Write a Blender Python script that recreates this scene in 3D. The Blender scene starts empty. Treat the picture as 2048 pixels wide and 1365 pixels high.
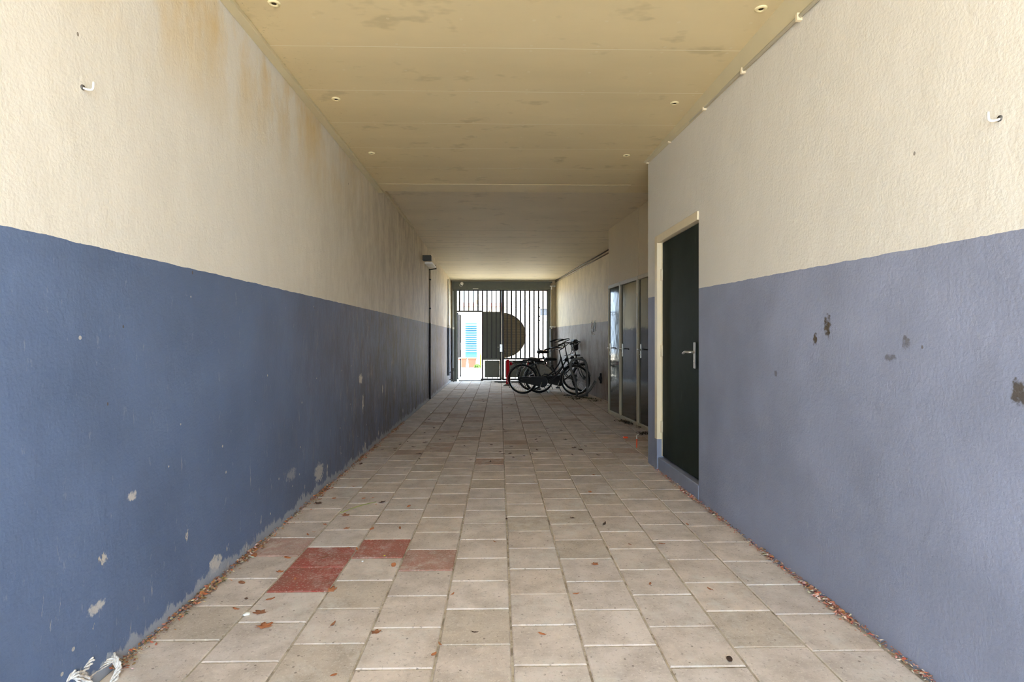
import bpy, math, random
from mathutils import Vector, Matrix
random.seed(11)
SC = bpy.context.scene
COL = SC.collection
# ------------------------------------------------------------------ camera, sky, sun, exposure
EYE = 1.24
YAW = math.atan(25/1117)
cam_d = bpy.data.cameras.new('camera'); cam = bpy.data.objects.new('camera', cam_d); COL.objects.link(cam)
cam.location = (0, 0, EYE); cam.rotation_euler = (math.pi/2, 0, -YAW)
cam_d.sensor_width = 36.0; cam_d.lens = 36.0*1117/2048; cam_d.shift_y = -1.5/2048
cam_d.clip_start = 0.05; cam_d.clip_end = 300
SC.camera = cam
w = bpy.data.worlds.new('sky'); SC.world = w; w.use_nodes = True
bgn = w.node_tree.nodes['Background']
bgn.inputs['Color'].default_value = (0.62, 0.80, 1.0, 1); bgn.inputs['Strength'].default_value = 1.0
sun_d = bpy.data.lights.new('sun', 'SUN'); sun = bpy.data.objects.new('sun', sun_d); COL.objects.link(sun)
sun_d.energy = 4.0; sun_d.angle = math.radians(25); sun_d.color = (1.0, 0.96, 0.90)
sun.location = (-3, -10, 16); sun.rotation_euler = (math.radians(30), 0, math.radians(12))
SC.view_settings.view_transform = 'Standard'; SC.view_settings.look = 'None'
SC.view_settings.gamma = 1.0; SC.view_settings.use_curve_mapping = False
SC.view_settings.exposure = 3.55
SC.cycles.use_denoising = True; SC.cycles.pixel_filter_type = 'BOX'
SC.cycles.diffuse_bounces = 14; SC.cycles.max_bounces = 18; SC.cycles.sample_clamp_indirect = 6.0
ENT = -2.4            # the street end of the passage
GATE = 16.95          # where the gate stands

def P(xo, d):
    """plan position of a point xo to the right of the paving axis at a distance d along the view"""
    xc = xo - 25/1117*d
    return (xc*math.cos(YAW) + d*math.sin(YAW), -xc*math.sin(YAW) + d*math.cos(YAW))
def at(px, py, d):
    x, y = P((px-999)/1117*d, d)
    return Vector((x, y, EYE-(py-681)/1117*d))
def ground(px, py, z=0.0):
    d = (EYE-z)*1117/(py-681)
    v = at(px, py, d); v.z = z
    return v
# ------------------------------------------------------------------ mesh helpers
class MB:
    def __init__(s): s.v = []; s.f = []; s.sm = []
    def add(s, vs, fs, smooth=False):
        o = len(s.v); s.v += [tuple(v) for v in vs]; s.f += [tuple(i+o for i in f) for f in fs]; s.sm += [smooth]*len(fs); return s
    def box(s, a, b, M=None):
        x0, y0, z0 = a; x1, y1, z1 = b
        vs = [Vector(p) for p in ((x0,y0,z0),(x1,y0,z0),(x1,y1,z0),(x0,y1,z0),(x0,y0,z1),(x1,y0,z1),(x1,y1,z1),(x0,y1,z1))]
        if M: vs = [M @ v for v in vs]
        return s.add(vs, [(0,3,2,1),(4,5,6,7),(0,1,5,4),(1,2,6,5),(2,3,7,6),(3,0,4,7)])
    def bbox(s, a, b, e=0.004, M=None):
        """box with chamfered edges"""
        lo = [min(p, q) for p, q in zip(a, b)]; hi = [max(p, q) for p, q in zip(a, b)]
        e = min(e, min(h-l for l, h in zip(lo, hi))*0.45)
        vs = []
        for sx in (0, 1):
            for sy in (0, 1):
                for sz in (0, 1):
                    c = [hi[0] if sx else lo[0], hi[1] if sy else lo[1], hi[2] if sz else lo[2]]
                    g = [-1 if sx else 1, -1 if sy else 1, -1 if sz else 1]
                    for k in range(3):
                        vs.append([c[i] + (0 if i == k else g[i]*e) for i in range(3)])
        ix = lambda sx, sy, sz, k: (sx*4+sy*2+sz)*3+k
        f = []
        for s_ in (0, 1):
            q = [ix(s_,0,0,0), ix(s_,1,0,0), ix(s_,1,1,0), ix(s_,0,1,0)]; f.append(q if s_ else q[::-1])
            q = [ix(0,s_,0,1), ix(0,s_,1,1), ix(1,s_,1,1), ix(1,s_,0,1)]; f.append(q if s_ else q[::-1])
            q = [ix(0,0,s_,2), ix(1,0,s_,2), ix(1,1,s_,2), ix(0,1,s_,2)]; f.append(q if s_ else q[::-1])
        for sy in (0, 1):
            for sz in (0, 1):
                f.append([ix(0,sy,sz,1), ix(1,sy,sz,1), ix(1,sy,sz,2), ix(0,sy,sz,2)])
        for sx in (0, 1):
            for sz in (0, 1):
                f.append([ix(sx,0,sz,0), ix(sx,1,sz,0), ix(sx,1,sz,2), ix(sx,0,sz,2)])
        for sx in (0, 1):
            for sy in (0, 1):
                f.append([ix(sx,sy,0,0), ix(sx,sy,1,0), ix(sx,sy,1,1), ix(sx,sy,0,1)])
        for sx in (0, 1):
            for sy in (0, 1):
                for sz in (0, 1):
                    f.append([ix(sx,sy,sz,0), ix(sx,sy,sz,1), ix(sx,sy,sz,2)])
        vs = [Vector(v) for v in vs]
        if M: vs = [M @ v for v in vs]
        return s.add(vs, f)
    def tube(s, pts, r, n=8, closed=False, flat=1.0):
        pts = [Vector(p) for p in pts]; m = len(pts); rr = r if isinstance(r, (list, tuple)) else [r]*m
        vs = []; up = None
        for i, p in enumerate(pts):
            a = pts[(i-1) % m] if (i or closed) else p; b = pts[(i+1) % m] if (i < m-1 or closed) else p
            t = (b-a).normalized()
            if up is None:
                up = Vector((0,0,1)) if abs(t.z) < 0.9 else Vector((1,0,0))
            u = (up - t*up.dot(t))
            if u.length < 1e-5: u = t.orthogonal()
            u.normalize(); v = t.cross(u); up = u
            for k in range(n):
                an = 2*math.pi*k/n
                vs.append(p + (u*math.cos(an)*flat + v*math.sin(an))*rr[i])
        fs = []
        for i in range(m if closed else m-1):
            for k in range(n):
                j = (i+1) % m
                fs.append((i*n+k, i*n+(k+1) % n, j*n+(k+1) % n, j*n+k))
        s.add(vs, fs, True)
        if not closed:
            o = len(s.v)-len(vs)
            s.f.append(tuple(o+k for k in reversed(range(n)))); s.sm.append(False)
            s.f.append(tuple(o+(m-1)*n+k for k in range(n))); s.sm.append(False)
        return s
    def lathe(s, prof, c, axis='Z', n=20):
        """prof: (radius, height) list"""
        vs = []
        for r, h in prof:
            for k in range(n):
                a = 2*math.pi*k/n; x, y = r*math.cos(a), r*math.sin(a)
                p = {'Z': (x, y, h), 'Y': (x, h, y), 'X': (h, x, y)}[axis]
                vs.append(Vector(c)+Vector(p))
        fs = []
        for i in range(len(prof)-1):
            for k in range(n):
                fs.append((i*n+k, i*n+(k+1) % n, (i+1)*n+(k+1) % n, (i+1)*n+k))
        fs.append(tuple(reversed(range(n)))); fs.append(tuple((len(prof)-1)*n+k for k in range(n)))
        return s.add(vs, fs, True)
    def prism(s, poly, h0, h1, plane='XZ'):
        """poly of 2D points extruded along the remaining axis"""
        n = len(poly)
        def q(p, h): return {'XZ': (p[0], h, p[1]), 'XY': (p[0], p[1], h), 'YZ': (h, p[0], p[1])}[plane]
        vs = [q(p, h0) for p in poly]+[q(p, h1) for p in poly]
        fs = [tuple(reversed(range(n))), tuple(range(n, 2*n))]+[(i, (i+1) % n, n+(i+1) % n, n+i) for i in range(n)]
        return s.add(vs, fs)
    def xf(s, M):
        s.v = [tuple(M @ Vector(v)) for v in s.v]; return s
    def build(s, name, m, parent=None, kind=None):
        me = bpy.data.meshes.new(name); me.from_pydata(s.v, [], s.f)
        me.polygons.foreach_set('use_smooth', s.sm); me.update()
        import bmesh
        b = bmesh.new(); b.from_mesh(me); bmesh.ops.recalc_face_normals(b, faces=b.faces); b.to_mesh(me); b.free()
        if m: me.materials.append(m)
        o = bpy.data.objects.new(name, me); COL.objects.link(o)
        if parent: o.parent = parent
        if kind: o['kind'] = kind
        return o
def tag(o, label, cat, group=None):
    o['label'] = label; o['category'] = cat
    if group: o['group'] = group
    return o
def thing(name, label, cat, loc=(0,0,0), rz=0, group=None):
    o = bpy.data.objects.new(name, None); COL.objects.link(o); o.location = loc; o.rotation_euler = (0,0,rz)
    return tag(o, label, cat, group)
def frame_empty(name, loc=(0,0,0), rz=0):
    o = bpy.data.objects.new(name, None); COL.objects.link(o); o.location = loc; o.rotation_euler = (0,0,rz); o['kind'] = 'structure'
    return o
def copy_tree(o, parent=None):
    c = o.copy(); COL.objects.link(c); c.parent = parent
    for ch in list(o.children): copy_tree(ch, c)
    return c
def smooth_path(pts, k=6):
    pts = [Vector(p) for p in pts]; out = []
    for i in range(len(pts)-1):
        p0 = pts[max(i-1, 0)]; p1 = pts[i]; p2 = pts[i+1]; p3 = pts[min(i+2, len(pts)-1)]
        for j in range(k):
            t = j/k
            out.append(0.5*((2*p1)+(-p0+p2)*t+(2*p0-5*p1+4*p2-p3)*t*t+(-p0+3*p1-3*p2+p3)*t**3))
    out.append(pts[-1]); return out
# ------------------------------------------------------------------ material helpers
def S(r, g, b):
    f = lambda c: (c/255/12.92) if c/255 <= 0.04045 else ((c/255+0.055)/1.055)**2.4
    return (f(r), f(g), f(b), 1)
class NT:
    def __init__(s, name):
        s.m = bpy.data.materials.new(name); s.m.use_nodes = True; s.t = s.m.node_tree
        s.b = s.t.nodes['Principled BSDF']; s._pos = None
    def n(s, typ, **kw):
        x = s.t.nodes.new(typ)
        for k, v in kw.items(): setattr(x, k, v)
        return x
    def link(s, a, b): s.t.links.new(a, b)
    def pos(s):
        if s._pos is None:
            g = s.n('ShaderNodeNewGeometry'); x = s.n('ShaderNodeSeparateXYZ'); s.link(g.outputs['Position'], x.inputs[0])
            s._pos = (x.outputs[0], x.outputs[1], x.outputs[2], g.outputs['Position'])
        return s._pos
    def set(s, sock, v):
        if hasattr(v, 'is_linked') or hasattr(v, 'links'): s.link(v, sock)
        else: sock.default_value = v
    def math(s, op, a, b=0.0, c=None, clamp=False):
        x = s.n('ShaderNodeMath', operation=op, use_clamp=clamp)
        s.set(x.inputs[0], a); s.set(x.inputs[1], b)
        if c is not None: s.set(x.inputs[2], c)
        return x.outputs[0]
    def mix(s, f, a, b, mode='MIX'):
        x = s.n('ShaderNodeMix', data_type='RGBA', blend_type=mode)
        s.set(x.inputs[0], f); s.set(x.inputs[6], a); s.set(x.inputs[7], b)
        return x.outputs[2]
    def noise(s, scale, detail=3, rough=0.5, stretch=None, vec=None, off=(0,0,0)):
        v = vec or s.pos()[3]
        if stretch or off != (0,0,0):
            mp = s.n('ShaderNodeMapping'); mp.inputs['Scale'].default_value = stretch or (1,1,1); mp.inputs['Location'].default_value = off
            s.link(v, mp.inputs[0]); v = mp.outputs[0]
        x = s.n('ShaderNodeTexNoise'); s.link(v, x.inputs['Vector']); x.inputs['Scale'].default_value = scale
        x.inputs['Detail'].default_value = detail; x.inputs['Roughness'].default_value = rough
        return x.outputs[0]
    def voro(s, scale, stretch=None):
        v = s.pos()[3]
        if stretch:
            mp = s.n('ShaderNodeMapping'); mp.inputs['Scale'].default_value = stretch; s.link(v, mp.inputs[0]); v = mp.outputs[0]
        x = s.n('ShaderNodeTexVoronoi'); s.link(v, x.inputs['Vector']); x.inputs['Scale'].default_value = scale
        return x.outputs['Distance'], x.outputs['Color']
    def ramp(s, v, lo, hi):
        x = s.n('ShaderNodeMapRange', clamp=True); s.set(x.inputs[0], v); s.set(x.inputs[1], lo); s.set(x.inputs[2], hi)
        x.inputs[3].default_value = 0; x.inputs[4].default_value = 1; return x.outputs[0]
    def bump(s, h, strength, dist, prev=None):
        x = s.n('ShaderNodeBump'); x.inputs['Strength'].default_value = strength; x.inputs['Distance'].default_value = dist
        s.link(h, x.inputs['Height'])
        if prev: s.link(prev, x.inputs['Normal'])
        return x.outputs[0]
    def done(s, col, rough=0.6, normal=None, metal=0.0, spec=0.5):
        s.set(s.b.inputs['Base Color'], col); s.set(s.b.inputs['Roughness'], rough); s.set(s.b.inputs['Metallic'], metal)
        s.b.inputs['Specular IOR Level'].default_value = spec
        if normal: s.link(normal, s.b.inputs['Normal'])
        return s.m
def mat(name, col, rough=0.5, metal=0.0, vary=0.12, scale=8, bump=0.0, bscale=60, spec=0.5):
    t = NT(name)
    dark = tuple(c*(1-vary) for c in col[:3])+(1,); lite = tuple(min(1, c*(1+vary)) for c in col[:3])+(1,)
    c = t.mix(t.noise(scale, 4), dark, lite)
    nm = t.bump(t.noise(bscale, 3), bump, 0.004) if bump else None
    return t.done(c, rough, nm, metal, spec)

def spot_masks(t, spots):
    """soft ragged patches at given heights and distances along a wall"""
    x, y, z, p = t.pos(); out = None
    ng = t.noise(38, 4, 0.65)
    for (y0, z0, ry, rz, amt) in spots:
        a = t.math('MULTIPLY', t.math('SUBTRACT', y, y0), 1/ry); b = t.math('MULTIPLY', t.math('SUBTRACT', z, z0), 1/rz)
        d = t.math('ADD', t.math('MULTIPLY', a, a), t.math('MULTIPLY', b, b))
        d = t.math('ADD', d, t.math('MULTIPLY', t.math('SUBTRACT', ng, 0.5), 4.0))
        m = t.math('MULTIPLY', t.math('SUBTRACT', 1.0, t.ramp(d, 0.3, 1.0)), amt)
        out = m if out is None else t.math('MAXIMUM', out, m)
    return out
def wall_mat(name, cream, paint, line, peel=120, rel=0.6, chips=0.0, grime=None, dark_spots=(), light_spots=(), moss=False, base=None):
    t = NT(name); x, y, z, p = t.pos()
    # cream upper part with faint vertical variation
    big = t.noise(1.3, 4, 0.55, stretch=(1, 1, 0.45))
    c_up = t.mix(t.ramp(big, 0.3, 0.7), tuple(c*0.93 for c in cream[:3])+(1,), cream)
    c_lo = t.mix(t.ramp(t.noise(2.2, 4), 0.3, 0.7), tuple(c*0.86 for c in paint[:3])+(1,), tuple(c*1.1 for c in paint[:3])+(1,))
    if moss:
        mk = t.math('MULTIPLY', t.ramp(t.noise(3.2, 4, 0.6, stretch=(1, 1, 0.5)), 0.40, 0.62), t.ramp(z, 2.3, 2.95))
        mk = t.math('MULTIPLY', mk, t.math('SUBTRACT', 1.0, t.ramp(y, 4.5, 7.0)))
        c_up = t.mix(t.math('MULTIPLY', mk, 0.75), c_up, S(212, 180, 104))
    # fine scuffs
    sc = t.ramp(t.noise(26, 5, 0.7, stretch=(1, 1, 0.35)), 0.63, 0.72)
    c_lo = t.mix(t.math('MULTIPLY', sc, 0.30), c_lo, S(176, 180, 188))
    if grime:
        g0, g1, g2, amt = grime  # range and amount, for grime streaks and a painted warm-light tint
        grime_warm_rng = t.math('MULTIPLY', t.ramp(y, g0, g1), 1.0)
        st = t.ramp(t.noise(4.5, 8, 0.82, stretch=(1, 1, 0.42)), 0.42, 0.60)
        gm = t.math('MULTIPLY', t.math('MULTIPLY', grime_warm_rng, st), amt)
        c_lo = t.mix(t.math('MULTIPLY', grime_warm_rng, 0.45), c_lo, S(122, 108, 100)); c_lo = t.mix(gm, c_lo, S(84, 68, 58))  # even mix paints the warmer light further in; streaks are grime
        c_lo = t.mix(t.math('MULTIPLY', t.math('MULTIPLY', grime_warm_rng, t.ramp(t.noise(7, 8, 0.82, stretch=(1,1,0.4), off=(3,5,1)), 0.55, 0.64)), 0.6), c_lo, S(168, 160, 146))
        c_up = t.mix(t.math('MULTIPLY', gm, 0.5), t.mix(t.math('MULTIPLY', grime_warm_rng, 0.7), c_up, S(226, 208, 166)), S(146, 128, 94))  # beige by depth paints yellower inner light into the cream, plus grime streaks
    a, b = line
    edge = t.math('ADD', t.math('SUBTRACT', z, t.math('ADD', a, t.math('MULTIPLY', y, b))), t.math('MULTIPLY', t.math('SUBTRACT', t.noise(9, 4, 0.6), 0.5), 0.016))
    m = t.math('GREATER_THAN', edge, 0.0)
    col = t.mix(m, c_lo, c_up)
    chip_m = None
    if chips:
        cn = t.noise(7.5, 5, 0.62, stretch=(1, 1, 0.55), off=(2, 0, 4))
        low = t.math('SUBTRACT', 1.0, t.ramp(z, 0.0, 1.0))
        thr = t.math('SUBTRACT', 0.80, t.math('MULTIPLY', low, chips))
        chip_m = t.ramp(t.math('SUBTRACT', cn, thr), 0.0, 0.03)
        chip_m = t.math('MULTIPLY', chip_m, t.math('LESS_THAN', edge, -0.02))
        vd, vc = t.voro(6)
        fl = t.math('MULTIPLY', t.math('LESS_THAN', vd, 0.045), t.math('LESS_THAN', edge, -0.05))
        chip_m = t.math('MAXIMUM', chip_m, t.math('MULTIPLY', fl, 0.8))
        scr = t.math('MULTIPLY', t.ramp(t.noise(34, 5, 0.7, stretch=(1, 1, 0.12), off=(0, 3, 2)), 0.66, 0.70), t.math('SUBTRACT', 1.0, t.ramp(z, 0.25, 1.1)))
        chip_m = t.math('MAXIMUM', chip_m, t.math('MULTIPLY', scr, 0.6))
        col = t.mix(chip_m, col, S(196, 190, 180))
    # flyspecks
    vd, vc = t.voro(4.2, stretch=(1, 1, 0.7)); sp = t.n('ShaderNodeSeparateColor'); t.link(vc, sp.inputs[0])
    speck = t.math('MULTIPLY', t.math('LESS_THAN', vd, 0.028), t.math('GREATER_THAN', sp.outputs[0], 0.55))
    col = t.mix(t.math('MULTIPLY', speck, 0.7), col, S(92, 78, 60))
    if dark_spots: col = t.mix(spot_masks(t, dark_spots), col, S(78, 70, 58))
    if light_spots: col = t.mix(spot_masks(t, light_spots), col, S(206, 202, 194))
    if base is not None:
        bm = t.math('SUBTRACT', 1.0, t.ramp(t.math('SUBTRACT', z, t.math('MULTIPLY', t.math('POWER', t.noise(7, 6, 0.75, stretch=(1, 1, 0.35)), 2.6), base*7)), -0.006, 0.006))
        col = t.mix(t.math('MULTIPLY', bm, 0.75), col, S(170, 174, 180))
    nm = t.bump(t.noise(peel, 3, 0.6), rel, 0.006)
    nm = t.bump(t.noise(5, 4, 0.6, stretch=(1, 1, 0.7)), 0.3, 0.025, nm)
    if chip_m: nm = t.bump(t.math('SUBTRACT', 1.0, chip_m), 0.5, 0.004, nm)
    return t.done(col, 0.62, nm, spec=0.35)

CREAM = S(229, 225, 213)
M = {}
M['wall_left'] = wall_mat('left_plaster', CREAM, S(98, 116, 148), (1.576, 0.0012), peel=90, rel=0.28, chips=0.18, grime=(3.2, 8.6, 15, 1.0), moss=True, base=0.05,
    light_spots=[(5.9, 0.83, 0.075, 0.055, 1), (6.0, 0.56, 0.03, 0.10, 1), (7.0, 0.63, 0.03, 0.07, 0.9), (4.55, 0.17, 0.12, 0.08, 0.7), (3.95, 0.30, 0.10, 0.05, 0.35), (2.05, 0.27, 0.05, 0.025, 0.8), (2.9, 0.09, 0.07, 0.05, 0.9), (2.25, 0.62, 0.03, 0.02, .8)])
M['wall_right'] = wall_mat('right_plaster', CREAM, S(143, 150, 171), (1.538, 0.0235), peel=75, rel=0.38, chips=0.0,
    dark_spots=[(2.62, 1.31, 0.03, 0.06, 1), (2.72, 1.24, 0.02, 0.035, 1), (2.12, 1.23, 0.02, 0.03, 0.6), (2.2, 1.17, 0.035, 0.015, 0.6), (1.66, 1.08, 0.03, 0.045, .9), (3.1, 1.05, 0.02, 0.02, 0.6)], base=None)
M['wall_far'] = wall_mat('far_plaster', S(222, 206, 174), S(176, 167, 160), (1.63, 0.0), peel=60, rel=0.3, chips=0.04, grime=(9.0, 11.0, 18, 0.55))
M['block'] = wall_mat('storage_front', S(212, 196, 160), S(212, 196, 160), (-5, 0.0), peel=60)

def ceiling_mat(name, col, y0, step, line_col, w=0.0035, ymin=-99, screws=True, amt=0.8):
    t = NT(name); x, y, z, p = t.pos()
    c = t.mix(t.ramp(t.noise(1.4, 4, 0.55, stretch=(0.6, 1.4, 1)), 0.3, 0.7), tuple(k*0.90 for k in col[:3])+(1,), col)
    ring = t.ramp(t.noise(3.4, 3, 0.6, stretch=(1, 1.6, 1), off=(4, 2, 0)), 0.60, 0.70)
    c = t.mix(t.math('MULTIPLY', ring, 0.22), c, S(112, 98, 62))
    f = t.math('FRACT', t.math('DIVIDE', t.math('SUBTRACT', y, y0-20*step), step))
    d = t.math('MULTIPLY', t.math('MINIMUM', f, t.math('SUBTRACT', 1.0, f)), step)
    ln = t.math('MULTIPLY', t.math('LESS_THAN', d, w), t.math('GREATER_THAN', y, ymin))
    c = t.mix(t.math('MULTIPLY', ln, amt), c, line_col)
    if screws:
        fx = t.math('FRACT', t.math('DIVIDE', t.math('ADD', x, 20.1), 0.41)); dx = t.math('MULTIPLY', t.math('SUBTRACT', fx, 0.5), 0.41)
        for o in (0.03, 0.3, 0.57):
            dy = t.math('SUBTRACT', t.math('MULTIPLY', f, step), o)
            r2 = t.math('ADD', t.math('MULTIPLY', dx, dx), t.math('MULTIPLY', dy, dy))
            c = t.mix(t.math('MULTIPLY', t.math('LESS_THAN', r2, 0.00010), 0.45), c, S(226, 214, 178))
    vd, vc = t.voro(3.1); sp = t.n('ShaderNodeSeparateColor'); t.link(vc, sp.inputs[0])
    c = t.mix(t.math('MULTIPLY', t.math('MULTIPLY', t.math('LESS_THAN', vd, 0.02), t.math('GREATER_THAN', sp.outputs[0], 0.6)), 0.6), c, S(96, 80, 50))
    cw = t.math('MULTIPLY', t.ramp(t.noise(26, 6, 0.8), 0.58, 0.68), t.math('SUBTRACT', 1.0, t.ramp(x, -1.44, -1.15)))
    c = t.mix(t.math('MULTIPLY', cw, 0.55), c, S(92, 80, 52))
    nm = t.bump(t.noise(40, 3), 0.12, 0.003)
    nm = t.bump(t.math('SUBTRACT', 1.0, ln), 0.4, 0.002, nm)
    return t.done(c, 0.7, nm, spec=0.25)
M['ceil'] = ceiling_mat('near_ceiling', S(224, 206, 160), 3.44, 0.603, S(236, 226, 196))
M['ceil_far'] = ceiling_mat('far_ceiling', S(222, 208, 176), 9.6, 0.56, S(96, 84, 62), w=0.004, ymin=9.4, screws=False)
M['trim'] = mat('trim_paint', S(208, 196, 158), 0.6, vary=0.1, scale=4)

def paver_mat():
    t = NT('concrete_paver'); x, y, z, p = t.pos()
    at_ = t.n('ShaderNodeAttribute', attribute_name='tone'); c = at_.outputs['Color']
    c = t.mix(t.math('MULTIPLY', t.ramp(t.noise(6, 6, 0.65), 0.40, 0.66), 0.42), c, S(134, 122, 108))
    c = t.mix(t.math('MULTIPLY', t.ramp(t.noise(75, 4, 0.75), 0.55, 0.66), 0.55), c, S(226, 220, 208))
    c = t.mix(t.math('MULTIPLY', t.ramp(t.noise(55, 4, 0.75, off=(5, 1, 2)), 0.58, 0.68), 0.55), c, S(92, 82, 72))
    # pale bloom in patches
    bl = t.math('MULTIPLY', t.ramp(t.noise(1.8, 5, 0.6, off=(1, 7, 0)), 0.46, 0.62), t.ramp(t.noise(11, 6, 0.75), 0.46, 0.60))
    c = t.mix(t.math('MULTIPLY', bl, 0.6), c, S(214, 210, 202))
    vd, vc = t.voro(15); c = t.mix(t.math('MULTIPLY', t.math('LESS_THAN', vd, 0.075), 0.6), c, S(96, 86, 74))
    dirt = t.math('MULTIPLY', t.ramp(t.noise(2.2, 7, 0.7, off=(9, 2, 0)), 0.40, 0.62), t.math('MULTIPLY', t.ramp(y, 2.5, 6.0), t.math('SUBTRACT', 1.0, t.ramp(y, 12.0, 15.0))))
    c = t.mix(t.math('MULTIPLY', dirt, 0.28), c, S(146, 124, 106))
    nm = t.bump(t.noise(110, 4, 0.7), 0.35, 0.003)
    return t.done(c, 0.85, nm, spec=0.2)
M['paver'] = paver_mat()
def joint_mat():
    t = NT('joint_sand'); x, y, z, p = t.pos()
    c = t.mix(t.ramp(t.noise(30, 4), 0.3, 0.7), S(166, 154, 136), S(196, 186, 170))
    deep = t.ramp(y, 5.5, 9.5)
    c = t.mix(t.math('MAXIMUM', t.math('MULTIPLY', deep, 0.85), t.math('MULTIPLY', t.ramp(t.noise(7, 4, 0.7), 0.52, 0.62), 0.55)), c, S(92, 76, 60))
    return t.done(c, 0.95, t.bump(t.noise(160, 3), 0.5, 0.004), spec=0.1)
M['joint'] = joint_mat()
M['steel'] = mat('brushed_steel', (0.62, 0.60, 0.56, 1), 0.32, 1.0, 0.08)
M['chrome'] = mat('worn_chrome', (0.7, 0.7, 0.68, 1), 0.22, 1.0, 0.08)
def door_mat(name, col, rough, grime=0.25, spec=0.5):
    t = NT(name)
    c = t.mix(t.noise(2.5, 4, 0.6, stretch=(1, 1, 0.3)), tuple(k*0.8 for k in col[:3])+(1,), tuple(k*1.2 for k in col[:3])+(1,))
    c = t.mix(t.math('MULTIPLY', t.ramp(t.noise(16, 5, 0.7, stretch=(1, 1, 0.3)), 0.62, 0.75), grime), c, S(128, 132, 124))
    rg = t.ramp(t.noise(5, 4, 0.6), 0.0, 1.0); rg = t.math('ADD', rough, t.math('MULTIPLY', rg, 0.10))
    nm = t.bump(t.noise(7, 3), 0.10, 0.01)
    return t.done(c, rg, nm, spec=spec)
M['door_green'] = door_mat('dark_green_gloss', S(20, 31, 20), 0.55, 0.12, 0.22)
M['door_gloss'] = door_mat('storage_door_gloss', S(44, 48, 42), 0.03)
M['frame_cream'] = mat('cream_gloss', S(232, 218, 184), 0.4, vary=0.08)
M['frame_grey'] = mat('grey_cream_gloss', S(180, 172, 146), 0.45, vary=0.1)
M['sill'] = mat('painted_sill', S(132, 138, 156), 0.7, vary=0.12, bump=0.3)
M['gate'] = mat('gate_green_grey', S(98, 102, 90), 0.5, vary=0.18, scale=12, bump=0.1)
M['gate_bar'] = mat('gate_bar_dark', S(56, 54, 54), 0.5, vary=0.2, scale=14)
def expanded_mat():
    t = NT('expanded_metal'); x, y, z, p = t.pos()
    k = 2*math.pi/0.055
    a = t.math('SINE', t.math('MULTIPLY', t.math('ADD', x, z), k)); b = t.math('SINE', t.math('MULTIPLY', t.math('SUBTRACT', x, z), k))
    m = t.ramp(t.math('MULTIPLY', a, b), -0.2, 0.6)
    c = t.mix(m, S(74, 70, 58), S(196, 178, 142)); 
    return t.done(c, 0.6, t.bump(m, 0.6, 0.01))
M['expanded'] = expanded_mat()
M['black'] = mat('black_enamel', S(19, 18, 19), 0.3, vary=0.2)
M['rubber'] = mat('black_rubber', S(23, 22, 22), 0.75, vary=0.15)
M['leather'] = mat('black_saddle_cover', S(16, 15, 16), 0.5, vary=0.2)
M['dgreen'] = mat('dark_green_enamel', S(22, 40, 34), 0.3, vary=0.15)
M['red'] = mat('red_paint', S(196, 4, 28), 0.6, vary=0.08, spec=0.15)
M['redglass'] = mat('red_reflector', S(190, 20, 40), 0.2, vary=0.05)
M['galv'] = mat('galvanised_steel', S(98, 96, 92), 0.5, 0.3, 0.15)
M['white'] = mat('white_plastic', S(232, 230, 222), 0.4, vary=0.04)
M['darkbox'] = mat('dark_olive_box', S(44, 42, 26), 0.5)
M['blackpipe'] = mat('dark_cable', S(40, 38, 36), 0.6)
M['orange'] = mat('orange_plastic', S(236, 84, 34), 0.4, vary=0.05)
M['grate'] = mat('coat_guard_film', S(150, 144, 128), 0.25, vary=0.3, scale=30)
M['paint_white'] = mat('white_marker', S(228, 226, 220), 0.6)
def leaf_mat(name, a, b):
    t = NT(name); oi = t.n('ShaderNodeObjectInfo')
    c = t.mix(oi.outputs['Random'], a, b); c = t.mix(t.math('MULTIPLY', t.ramp(t.noise(60, 4), 0.4, 0.7), 0.5), c, tuple(k*0.45 for k in a[:3])+(1,))
    return t.done(c, 0.75, t.bump(t.noise(120, 3), 0.3, 0.002))
M['leaf'] = leaf_mat('dry_leaf', S(200, 128, 84), S(156, 108, 78))
M['leaf_dark'] = leaf_mat('dark_leaf', S(92, 66, 50), S(66, 50, 40))
def litter_mat():
    t = NT('leaf_litter'); a = t.n('ShaderNodeAttribute', attribute_name='tone')
    return t.done(a.outputs['Color'], 0.85)
M['litter'] = litter_mat()
M['rope'] = None

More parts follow.
